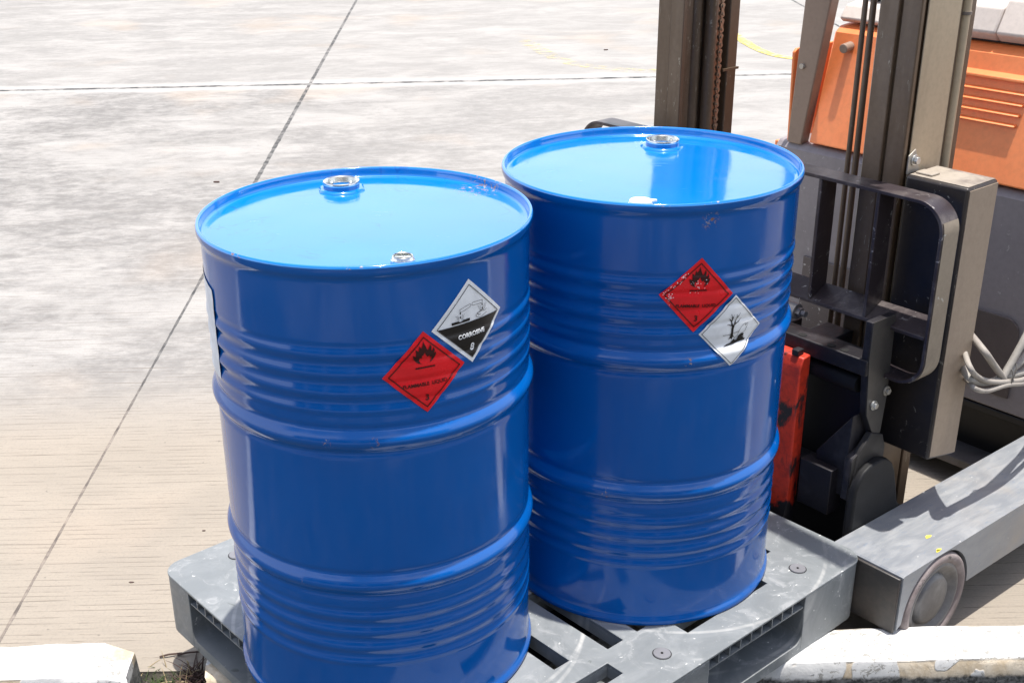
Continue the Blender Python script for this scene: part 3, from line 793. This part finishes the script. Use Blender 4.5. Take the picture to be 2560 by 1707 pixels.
tr += br([(-1.5, 11), (-6, 11), (-10, 13), (-13, 13)], 2., .8) + br([(1.5, 9), (5, 16), (7, 22), (7, 31)], 2.6, .8) + br([(7, 23), (11, 28), (14, 33)], 1.5, .7) + br([(3, 11), (8, 14), (13, 16), (18, 22)], 2., .8)
tr += br([(-20, -8), (-3, -7.5)], .9, .9) + br([(3, -6), (14, -4)], .9, .9)
tr += [[(x*SC, y*SC) for x, y in [(-18, -30), (-8, -26), (-2, -25), (6, -18), (9, -22), (13, -20), (17, -12), (23, -9), (29, -11), (28, -15), (24, -16), (31, -17), (27, -19), (33, -21), (32, -24), (18, -25), (4, -28)]]]
tr += stroke([(x*SC, y*SC) for x, y in [(6, -18), (13, -12), (15, -4), (20, 4), (27, 9), (31, 9), (29, 5), (33, 8), (36, 10), (35, 6), (33, 2), (30, -5), (22, -10), (15, -14), (9, -22), (6, -18)]], .0007)
tr += [[(x*SC, y*SC) for x, y in [(31, 1.6), (32.2, 2.4), (32.4, 1), (31.4, .6)]]]
decal('tree_and_fish_symbol', m_ink, L, EA, EZ, ER, .0020, tr)

# blank white paper label on the left flank, its edge lifting off the beads
b = MB(); rows = []
for i in range(31):
    z = .636+(.80-.636)*i/30; row = []
    for k in range(15):
        t = k/14; th = R(-151.2-48*t+(1.0*mn.noise(Vector((z*30, 0, 2)))if k == 0 else 0)); zz = z + (.035*t if i == 30 else .02*t*(i/30))
        rr = .2882-.0015*min(1, t*3)
        rr = max(rr, Rb(zz)+.0008)
        row.append(b.v((rr*math.cos(th), rr*math.sin(th), zz)))
    rows.append(row)
for i in range(30):
    for k in range(14): b.f([rows[i][k], rows[i][k+1], rows[i+1][k+1], rows[i+1][k]])
m_paper = plain('white_paper_label', (.85, .88, .92), .6)
pl = b.build('paper_label', m_paper, drum1, smooth=60); pl['label'] = 'blank white paper label curling at its edge'

# ------------------------------------------------------------------ reach truck (own frame: f away, s right, z from deck)
FA = R(37.5)
TF = lambda p: (p[0], -p[1], p[2]+ZG)
trk = empty('forklift_truck', PC, FA, 'orange and grey reach truck lifting the pallet, dark mast and load backrest in front', 'forklift')
def F(): return MB(TF)

# chassis front, recess, underside
b = F(); b.prism([(1.5, .0), (1.5, .585), (1.515, .603), (1.56, .608), (2.7, .608), (2.7, .0)], 1, -.545, .66)
ch = b.build('chassis', m_grey, trk, bevel=.006)
b = F(); pts = arc(.262, .23, .04, 90, 0, 8)+[(.302, .045), (-.40, .045), (-.40, .27)]
b.prism(pts, 0, 1.493, 1.4995)
m_rec = paint('dark_brown_chassis_panel', (.115, .092, .088), (.095, .076, .072), .5, 0., 4., .4, .7, .08, 60., (.4, .38, .36))  # raised panel, darker brown than the chassis around it
b.build('access_panel', m_rec, ch, bevel=.002)
b = F(); b.box(1.56, 2.7, -.50, .60, -.17, -.002); b.build('underframe', m_dark, ch)
b = F(); b.box(1.50, 1.56, -.45, .62, -.022, -.003); b.build('chassis_sill', m_dark, ch, bevel=.003)
b = F(); b.prism([(1.46, -.165), (1.46, -.19), (2.0, -.21), (2.0, -.165)], 1, -.42, .62); b.build('battery_tray', paint('dirty_tray_steel', (.09, .085, .09), (.05, .045, .04), .5, 0., 8.), trk, bevel=.003)
# orange hood
b = F(); b.prism([(1.5, .613), (1.572, .925), (1.592, .941), (1.64, .946), (2.7, .946), (2.7, .613)], 1, -.425, .66)
hood = b.build('hood', m_orange, trk, bevel=.005, seg=3)
# louvres pressed into the hood front
def hf(z): return 1.5+(z-.613)*.072/.312
b = F()
for i, zz in enumerate((.868, .838, .812, .786, .760)):
    th_ = .017 if i == 0 else .0065; s1 = .192-i*.003
    pts = [(hf(zz+th_)+.002, zz+th_), (hf(zz)-.013, zz+th_*.35), (hf(zz)-.014, zz-.001), (hf(zz)+.004, zz-.004)]
    b.prism(pts, 1, -.22, s1)
b.build('louvre_panel', m_orange, hood, bevel=.002)
b = F(); zk = .893; b.cyl((hf(zk)+.002, -.362, zk), (hf(zk)-.034, -.362, zk-.004), .0135, 24); b.build('hood_knob', m_post, hood, smooth=40, bevel=.002)
# cowls on top
b = F(); b.prism([(1.60, .952), (1.575, .975), (1.60, 1.036), (1.63, 1.044), (2.4, 1.05), (2.4, .952)], 1, -.10, .0605); b.prism([(1.60, .952), (1.575, .975), (1.615, 1.056), (1.65, 1.066), (2.4, 1.075), (2.4, .952)], 1, .0612, .66)
b.build('rear_cowl', m_cowl, trk, bevel=.006, seg=3)
b = F(); b.box(1.615, 2.3, -.36, .655, .9465, .9515); b.build('cowl_seal', m_dark, trk)
b = F(); b.prism([(1.60, .952), (1.585, .962), (1.61, .998), (1.66, 1.006), (1.98, 1.01), (1.98, .952)], 1, -.425, -.12)
dash = b.build('dashboard', m_cowl, trk, bevel=.006, seg=3)
b = F(); b.lathe([(.0, 1.006), (.036, 1.007), (.052, 1.018), (.055, 1.034), (.046, 1.050), (.0, 1.056)], 28, (1.70, -.345)); b.build('steering_wheel', m_black, dash, smooth=50)
b = F(); b.cyl((1.66, -.42, 1.0), (1.66, -.42, 1.22), .003, 10); b.build('aerial', m_dark, dash)
# coiled cable behind the cowl
b = F(); pts = []
for k in range(11*14):
    t = k/14*2*math.pi; pts.append((2.05+.030*math.cos(t)+.008*math.sin(k*.13), -.05+.27*k/(11*14), 1.12+.032*math.sin(t)))
for dz in (0, .045): b.tube([(p[0]+dz*1.5, p[1]+dz, p[2]+dz*.6) for p in pts], .0075, 7)
b.build('coiled_cable', m_hose, trk, smooth=60)
b = F(); b.box(2.0, 2.3, -.12, .30, 1.065, 1.09); b.build('cable_bracket', m_cowl, trk, bevel=.004)
# overhead guard post with orange side fender
b = F(); b.prism([(1.49, -.500), (1.49, -.458), (1.445, -.372), (1.445, -.462)], 2, 0, 0.001) if False else None
b = F()
A = [b.v(p) for p in ((1.502, -.505, .60), (1.502, -.455, .60), (1.54, -.455, .60), (1.54, -.505, .60))]
B = [b.v(p) for p in ((1.490, -.477, 1.03), (1.490, -.388, 1.03), (1.53, -.388, 1.03), (1.53, -.477, 1.03))]
Cc = [b.v(p) for p in ((1.52, -.440, 2.05), (1.52, -.325, 2.05), (1.57, -.325, 2.05), (1.57, -.440, 2.05))]
for P_, Q_ in ((A, B), (B, Cc)):
    for k in range(4): b.f([P_[k], P_[(k+1) % 4], Q_[(k+1) % 4], Q_[k]])
b.f(A[::-1]); b.f(Cc)
post = b.build('guard_post', m_post, trk, bevel=.004)
b = F(); b.cyl((1.503, -.468, .831), (1.488, -.468, .831), .008, 12); b.build('post_bolt', m_bolt, post, bevel=.001)
b = F(); b.prism([(1.515, .60), (1.503, .865), (1.515, .875), (2.5, .875), (2.5, .60)], 1, -.516, -.506); b.prism([(1.515, .595), (1.515, .02), (2.5, .02), (2.5, .595)], 1, -.560, -.5465)
b.build('side_fender', m_orange, trk, bevel=.003)

# mast: two nested channel columns
def column(name, s0, s1, sgn):
    """s0 outer face, s1 inner face; the channel opens towards the middle"""
    zt, zb = 2.15, -.17
    o_ = (lambda a, c: sorted((a, c)))
    b = F()
    w = s1-s0; wa = abs(w); t = .012; sg = 1 if w > 0 else -1
    b.box(.865, 1.018, *o_(s0+sg*.004, s0+sg*(.004+t)), zb, zt)                    # web of the outer rail
    b.box(.850, .864, *o_(s0, s0+sg*.046), zb, zt)                                 # its front flange
    b.box(1.019, 1.056, *o_(s0, s0+sg*wa*.98), zb, zt)                             # rear flange
    col = b.build(name, m_mast, trk, bevel=.003)
    b = F()
    b.box(.8430, .8560, *o_(s0+sg*.050, s0+sg*wa), zb+.02, zt)
    b.box(.8570, 1.000, *o_(s0+sg*.050, s0+sg*.060), zb+.02, zt)
    b.box(.988, 1.000, *o_(s0+sg*.061, s0+sg*wa*.7), zb+.02, zt)
    b.build('inner_rail', m_mast, col, bevel=.002)
    return col
cl = column('mast_column', -.437, -.345, 1)
cr_ = column('mast_column', .300, .205, -1)
b = F(); b.box(.870, .992, .3003, .3033, .3, 2.14); b.build('web_plate', m_web, cr_, bevel=.001)
b = F(); b.tube([(1.022, .296, .3), (1.022, .296, 2.14)], .011, 12); b.build('edge_pipe', m_web, cr_, smooth=60)
b = F(); b.tube([(1.022, .296, 1.105), (1.022, .296, 1.112)], .0135, 12); b.build('pipe_clip', m_boxtop, cr_, smooth=60)
# chain on the left column
def chain(name, f0, s0, z0, z1, parent):
    b = F(); k = 0; z = z0; p = .0190
    while z < z1:
        for ds in ((-.006, -.0035), (.0035, .006)) if k % 2 else ((-.009, -.0065), (.0065, .009)):
            pts = [(f0+.0084*math.cos(t), z+.0040+.0060*math.sin(t)) for t in [math.pi*i/6 for i in range(7, 12)]]
            o1 = [(f0+.0088*math.cos(R(a)), z+.0088*math.sin(R(a))) for a in range(200, 341, 28)]
            o2 = [(f0+.0088*math.cos(R(a)), z+p+.0088*math.sin(R(a))) for a in range(20, 161, 28)]
            pts = o1+[(f0+.0045, z+p/2)]+o2+[(f0-.0045, z+p/2)]
            b.prism(pts, 1, s0+ds[0], s0+ds[1])
        b.tube([(f0, s0-.0115, z), (f0, s0+.0115, z)], .0036, 8)
        z += p; k += 1
    return b.build(name, m_chain, parent, smooth=30)
chain('lift_chain', .985, -.352, .55, 1.20, cl)
b = F(); b.tube([(.955, -.352, -.1), (.955, -.352, 2.1)], .016, 14); b.tube([(.93, -.385, -.1), (.93, -.385, 2.1)], .02, 14)
b.build('lift_cylinder', m_mast, cl, smooth=60)
b = F(); b.box(1.0, 1.0600, -.3462, -.3420, .898, .904); b.box(1.0562, 1.0605, -.400, -.3463, .898, .904); b.build('hose_clip', m_mast, cl)
# cross members joining the columns
b = F(); b.box(.90, 1.04, -.44, .31, -.20, -.12); b.build('mast_crossmember', m_dark, trk, bevel=.004)
b = F(); b.box(.88, 1.04, -.44, .31, 2.151, 2.22); b.build('mast_crossmember', m_dark, trk, bevel=.004)
b = F(); b.box(.662, .722, -.56, .545, 1.99, 2.06); b.box(.7225, .849, -.48, -.44, 2.0, 2.05); b.box(.7225, .849, .30, .34, 2.0, 2.05); b.box(.8495, .862, -.50, .34, 1.95, 2.10); b.build('added_shade_beam', m_dark, trk, bevel=.004)  # unseen beam added to cast the shadow strip across the pallet
# two vertical hydraulic pipes and a thin wire beside the right column
for (s_, r_) in ((.112, .0062), (.133, .0072)):
    b = F(); b.tube([(.925, s_, .30), (.925, s_, 2.1)], r_, 14); b.build('hydraulic_pipe', m_mast, trk, smooth=60)
b = F(); b.tube([(.925, .1515, .30), (.925, .1515, 2.1)], .0013, 8); b.build('guide_wire', m_zinc, trk, smooth=60)
# bracket and bolt
b = F(); b.prism([(.862, .785), (.862, .826), (.885, .838), (.905, .792), (.905, .787)], 1, .3040, .3075); br_ = b.build('mast_bracket', m_bolt, cr_, bevel=.001)
b = F(); b.tube([(.882, .3076, .814), (.882, .3110, .814)], .0125, 16); b.tube([(.882, .3112, .814), (.882, .3190, .814)], .0085, 6); b.build('bracket_bolt', m_zinc, br_, bevel=.0008)
# long guard box on the outside of the right column
b = F(); b.prism([(.850, .788), (.965, .788), (.965, .128), (.850, .150)], 1, .312, .461)
gb = b.build('guard_box', m_box, trk, bevel=.006, seg=3)
b = F(); b.prism([(.856, .782), (.962, .782), (.962, .134), (.856, .156)], 1, .4612, .4628); b.build('box_side', m_boxside, gb)
b = F(); b.box(.857, .960, .318, .456, .7882, .7896); b.build('box_top', m_boxtop, gb)
b = F(); b.box(.870, .902, .322, .362, .7898, .7945); b.build('box_tab', m_boxtop, gb, bevel=.002)

# load backrest: bent flat bar with uprights and a rail
F0, F1 = .770, .830
S0, S1, ZT, ZB = -.621, .461, .764, .354; rc_ = .062
rst = F()
pth = [(.341, ZB+.004)] + arc(S1-rc_, ZB+rc_, rc_, -90, 0, 10) + arc(S1-rc_, ZT-rc_, rc_, 0, 90, 12) + arc(S0+rc_, ZT-rc_, rc_, 90, 180, 12) + arc(S0+rc_, ZB+rc_, rc_, 180, 270, 10) + [(S0+.12, ZB+.004)]
rst.band(pth, .008, F0, F1)
back = rst.build('backrest_frame', m_rest, trk, smooth=35, bevel=.0012)
b = F(); b.band(arc(S1-rc_+.0, ZB+rc_, rc_+.0052, -60, 0, 8)+arc(S1-rc_, ZT-rc_, rc_+.0052, 0, 24, 4), .0012, F0+.003, F1-.003); b.build('outer_lit_face', m_restout, back, smooth=40)
b = F(); b.prism([(F0+.001, .466), (F1-.001, .494), (F1-.001, .502), (F0+.001, .474)], 1, S0+.005, S1-.005); b.build('backrest_rail', m_rest, back, bevel=.0012)
for s_ in (.148, .298, -.308, -.458):
    b = F(); b.prism([(F0+.002, .475), (F1-.002, .5025), (F1-.002, .7595), (F0+.002, .7595)], 1, s_, s_+.009); b.build('backrest_upright', m_rest, back, bevel=.0012)
b = F(); b.prism([(.895, .475), (.895, .500), (.915, .508), (.925, .475)], 1, .262, .292); b.build('chain_anchor', m_bolt, trk, bevel=.003)
b = F(); b.box(.774, .826, .336, .350, .3605, .372); b.build('weld_nub', m_bolt, back, bevel=.003)

# carriage: bars, hooks, side plate
b = F(); b.box(.700, .760, -.49, .372, .372, .410); car = b.build('carriage_bar', m_carr, trk, bevel=.003)
for s_ in (.188, .267, .303, -.347, -.427, -.463):
    b = F(); b.lathe([(0, .4112), (.0095, .4112), (.0097, .4104)], 20, (.715, s_)); b.build('bolt_hole', m_hole, car)
b = F(); b.box(.700, .745, -.49, .330, .03, .115); b.build('lower_carriage_bar', m_carr, car, bevel=.003)
b = F(); b.tube([(.725, -.42, .340), (.725, .345, .340)], .021, 20); b.build('fork_shaft', m_black, car, smooth=50)
b = F(); b.box(.765, .835, .165, .24, .372, .405); b.box(.770, .83, -.3, .10, .36, .395); b.build('carriage_lug', m_carr, car, bevel=.003)
b = F(); b.box(.765, .785, -.49, .353, -.12, .365); b.build('carriage_back', m_dark, car)
plate = [(.700, .56), (.704, .415), (.719, .29), (.722, .272), (.750, .222), (.752, .196), (.745, .185), (.690, .172), (.686, .165), (.686, .065), (.703, .062), (.716, .166), (.775, .197), (.786, .215), (.794, .306), (.788, .43), (.785, .56)]
plate = [(.704, .50), (.704, .415), (.719, .29), (.722, .272), (.752, .220), (.754, .204), (.746, .194), (.690, .172), (.686, .165), (.686, .065), (.703, .062), (.719, .160), (.775, .192), (.786, .212), (.794, .306), (.788, .50)]
b = F(); b.prism(plate, 1, .354, .372); b.prism([(.3538, .27), (.3538, .062), (.268, .062), (.268, .15)], 0, .700, .768); sp = b.build('carriage_side_plate', m_carr, trk, bevel=.002)
b = F(); b.prism([(p[0]+(.746-p[0])*.03, p[1]) for p in plate], 1, .3722, .3732); b.build('side_face', paint('bounce_lit_plate_side', (.085, .078, .07), (.06, .055, .052), .45, .1, 8.), sp)  # right face coloured paler than its plate to carry bounced light
for (f_, z_, m_) in ((.742, .292, m_zinc), (.785, .315, m_bolt)):
    b = F(); b.tube([(f_, .3735, z_), (f_, .3775, z_)], .0115, 16); b.tube([(f_, .3777, z_), (f_, .3835, z_)], .0075, 6); b.build('plate_bolt', m_, sp, bevel=.0007)
b = F(); b.box(.676, .722, .245, .332, .012, .128); b.build('carriage_stop', m_carr, trk, bevel=.002)
b = F(); b.tube([(.76, .02, .44), (.76, .135, .44)], .019, 20); b.tube([(.76, .136, .44), (.76, .146, .44)], .012, 6); b.tube([(.76, .147, .44), (.76, .158, .44)], .0075, 12)
b.build('tilt_pin', paint('grey_pin', (.22, .21, .21), None, .4, .3), car, smooth=40)
b = F(); b.tube([(.76, -.60, .44), (.76, -.02, .44)], .012, 12); b.build('tilt_shaft', m_carr, car, smooth=50)

# forks
def fork(s0, s1):
    b = F()
    prof = [(.663, -.085), (.663, .352), (.672, .376), (.705, .380), (.712, .366), (.708, .34), (.706, -.045), (.69, -.068)]
    prof = [(.655, -.065), (.663, .0), (.663, .352), (.672, .376), (.697, .380), (.6985, .34), (.699, .0), (.690, -.075), (.665, -.100), (.62, -.106), (-.38, -.098), (-.42, -.090), (-.38, -.080), (.60, -.078), (.64, -.074)]
    b.prism(prof, 1, s0, s1)
    o = b.build('fork', m_fork, trk, bevel=.003)
    b = F(); b.box(.668, .690, (s0+s1)/2+.028, (s0+s1)/2+.046, .377, .392); b.build('fork_latch', m_carr, o, bevel=.002)
    return o
fork(.108, .228); fork(-.388, -.268)

# outrigger legs with load wheels
def outrigger(s0, s1, sg):
    b = F(); cxw, czw = .755, -.127
    inner = [(.610, -.003), (.614, 0), (2.3, 0), (2.3, -.125), (.90, -.125), (.86, -.14), (.610, -.14)]
    sm = s0+sg*.10
    b.prism(inner, 1, *sorted((s0, sm)))
    arch = arc(cxw, czw, .127, 0, 168, 18)
    outer = [(.610, -.003), (.614, 0), (2.3, 0), (2.3, -.125)] + [(x, min(z, -.0025)) for x, z in arch] + [(.626, -.13), (.610, -.14)]
    caps = (False, True) if sg > 0 else (True, False)
    b.prism(outer, 1, *sorted((sm, s1)), caps=caps)
    bmesh.ops.remove_doubles(b.bm, verts=b.bm.verts, dist=.0002)
    leg = b.build('outrigger_leg', m_leg, trk, bevel=.016, seg=4)
    b = F(); b.box(.602, .6095, *sorted((s0+sg*.006, s1-sg*.004)), -.1465, -.006); b.build('end_plate', paint('dark_end_plate', (.07, .065, .062), (.12, .10, .085), .4, .3, 7.), leg, bevel=.002)  # front plate darker than the rest of the leg
    b = F(); b.box(.60, 2.3, *sorted((s0-sg*.030, s0-sg*.001)), -.060, -.035); b.build('inner_flange', paint('sandy_flange', (.38, .34, .28), (.30, .27, .23), .6), leg, bevel=.002)
    # wheel: grooved hub plus thick tyre, axis along s
    def ring(prof, n=56):
        bb = F(); rr = []
        for (r, s_) in prof: rr.append([bb.v((cxw+r*math.cos(2*math.pi*k/n), s_, czw+r*math.sin(2*math.pi*k/n))) for k in range(n)])
        for A_, B_ in zip(rr, rr[1:]):
            for k in range(n): bb.f([A_[k], A_[(k+1) % n], B_[(k+1) % n], B_[k]])
        return bb, rr
    so = s1+sg*.004; si = so-sg*.082
    wl = empty('load_wheel', (0, 0, 0), 0, None, None); wl.parent = trk
    bb, rr = ring([(.086, si), (.113, si), (.119, si+sg*.008), (.1205, so-sg*.012), (.117, so-sg*.004), (.112, so), (.104, so-sg*.001), (.0985, so-sg*.003), (.094, so-sg*.007)])
    bb.build('tyre', m_tyre, wl, smooth=50)
    bb, rr = ring([(.0955, so-sg*.0075), (.090, so-sg*.004), (.086, so-sg*.0045), (.080, so-sg*.010), (.072, so-sg*.016), (.064, so-sg*.020), (.058, so-sg*.010), (.05, so-sg*.008), (.03, so-sg*.007), (.004, so-sg*.007)])
    bb.f(rr[-1]); bb.build('hub', m_hub, wl, smooth=60)
    return leg
legR = outrigger(.402, .584, 1); outrigger(-.482, -.669, -1)
for (f_, s_, r_) in ((.792, .524, .006), (.762, .570, .005), (.756, .572, .004)):
    b = F(); b.prism([(f_+r_*1.6*math.cos(t)*(1+.3*math.sin(3*t)), s_+r_*.8*math.sin(t)) for t in [i*.55 for i in range(11)]], 2, .0003, .0010); b.build('paint_splash', m_yspot, legR)
# rubber guard on the inside of the right leg
g1 = [(.672, -.20), (.676, .10), (.685, .122), (.702, .142), (.725, .152), (.766, .157), (.790, .150), (.812, .132), (.826, .108), (.856, .012), (.872, -.004), (.885, -.010), (.885, -.20)]
b = F(); b.prism(g1, 1, .3785, .400); gd = b.build('rubber_guard', m_black, trk, bevel=.006, seg=3)
b = F(); b.prism([(.700, -.22), (.700, .165), (.712, .19), (.745, .222), (.790, .205), (.805, .17), (.80, -.2)], 1, .362, .378); b.build('guard_backplate', paint('dark_grey_backplate', (.045, .042, .040), (.03, .028, .027), .5, spec=.3), gd, bevel=.002)
b = F(); b.box(.60, .90, .20, .345, -.22, -.17); b.box(.64, .80, -.42, .34, -.22, -.18); b.build('reach_rail', m_dark, trk, bevel=.003)
b = F(); b.box(.90, 1.5, .345, .398, -.20, -.08); b.box(.90, 1.5, -.478, -.425, -.20, -.08); b.build('reach_rail', m_dark, trk, bevel=.003)

# hoses from the body to the mast, tied in a bundle above the leg
tie = (1.055, .500, .311)
def hose(name, pts, r, m):
    b = F(); b.tube(spline(pts, 10), r, 12); return b.build(name, m, trk, smooth=60)
hose('hydraulic_hose', [(1.12, .30, .40), (1.03, .40, .412), (.952, .497, .407), (1.0, .500, .360), (1.055, .502, .308)], .0080, m_hose)
hose('hydraulic_hose', [(1.10, .30, .33), (1.00, .41, .385), (.90, .497, .385), (.93, .503, .352), (.985, .506, .324), (1.055, .508, .303), (1.15, .508, .284), (1.3, .49, .28), (1.5, .44, .30)], .0066, m_hose)
hose('hydraulic_hose', [(1.10, .30, .29), (1.00, .41, .345), (.915, .49, .352), (.96, .495, .326), (1.01, .497, .313), (1.06, .498, .310), (1.15, .500, .300), (1.3, .47, .31), (1.5, .42, .34)], .0080, m_hose2)
hose('hydraulic_hose', [(1.12, .30, .27), (1.02, .41, .31), (.92, .50, .330), (.97, .508, .306), (1.055, .512, .296), (1.16, .51, .272), (1.3, .49, .262), (1.5, .45, .27)], .0058, m_hose)
hose('hydraulic_hose', [(1.055, .500, .312), (1.09, .500, .350), (1.13, .500, .398), (1.22, .49, .49), (1.36, .47, .57), (1.5, .45, .60)], .0085, m_hose2)
hose('hydraulic_hose', [(1.055, .496, .312), (1.10, .498, .322), (1.15, .498, .339), (1.26, .48, .375), (1.4, .46, .41), (1.5, .44, .43)], .0088, m_hose2)
for (f_, s_, z_, a) in ((1.068, .502, .308, .2), (1.078, .500, .318, .9)):
    b = F(); pts = []
    for k in range(20):
        t = 2*math.pi*k/20; w_ = .021*math.cos(t); h_ = .024*math.sin(t)
        pts.append((f_+h_*math.sin(a)*.6, s_+w_*.7, z_+h_))
    b.tube(pts, .0016, 6, closed=True); b.build('cable_tie', m_tie, trk, smooth=60)

# ------------------------------------------------------------------ small litter on the slab
rnd = random.Random(11)
def bit(x, y, s, mat, name, lab, cat, group=None):
    b = MB(); k = 6; pts = [(x+s*math.cos(2*math.pi*i/k)*rnd.uniform(.6, 1.2), y+s*.5*math.sin(2*math.pi*i/k)*rnd.uniform(.6, 1.2)) for i in range(k)]
    b.prism(pts, 2, .0005, s*.35); o = b.build(name, mat, smooth=30)
    c = Vector((x, y, 0)); o.data.transform(Matrix.Translation(-c)); o.location = c
    return tag(o, lab, cat, group)
bit(1.19, 10.05, .022, m_brown, 'dry_leaf', 'small dark leaf on the slab beyond the joint, left of the mast', 'leaf')
bit(-1.30, 6.35, .02, m_brown, 'dry_leaf', 'small dark scrap on the slab left of the joint behind the front drum', 'leaf')
for (x, y, s_, lab) in ((-.72, 2.86, .006, 'tiny dark pebble on the slab left of the pallet corner'), (-.52, 2.74, .005, 'tiny dark pebble on the slab just behind the pallet corner, nearest the front drum'),
                       (-.86, 2.62, .006, 'tiny dark pebble on the slab nearest the left kerb end'), (-1.5, 3.4, .006, 'tiny dark pebble on the beige slab left of the diagonal joint'),
                       (-2.0, 4.6, .009, 'small dark pebble among the grey stains at the left edge'), (.4, 5.2, .010, 'small dark pebble on the pale slab behind the gap between the drums'), (.1, 6.3, .010, 'small dark pebble on the pale slab behind the front drum')):
    bit(x, y, s_, m_brown, 'pebble', lab, 'pebble', 'tiny pebbles scattered on the slab')
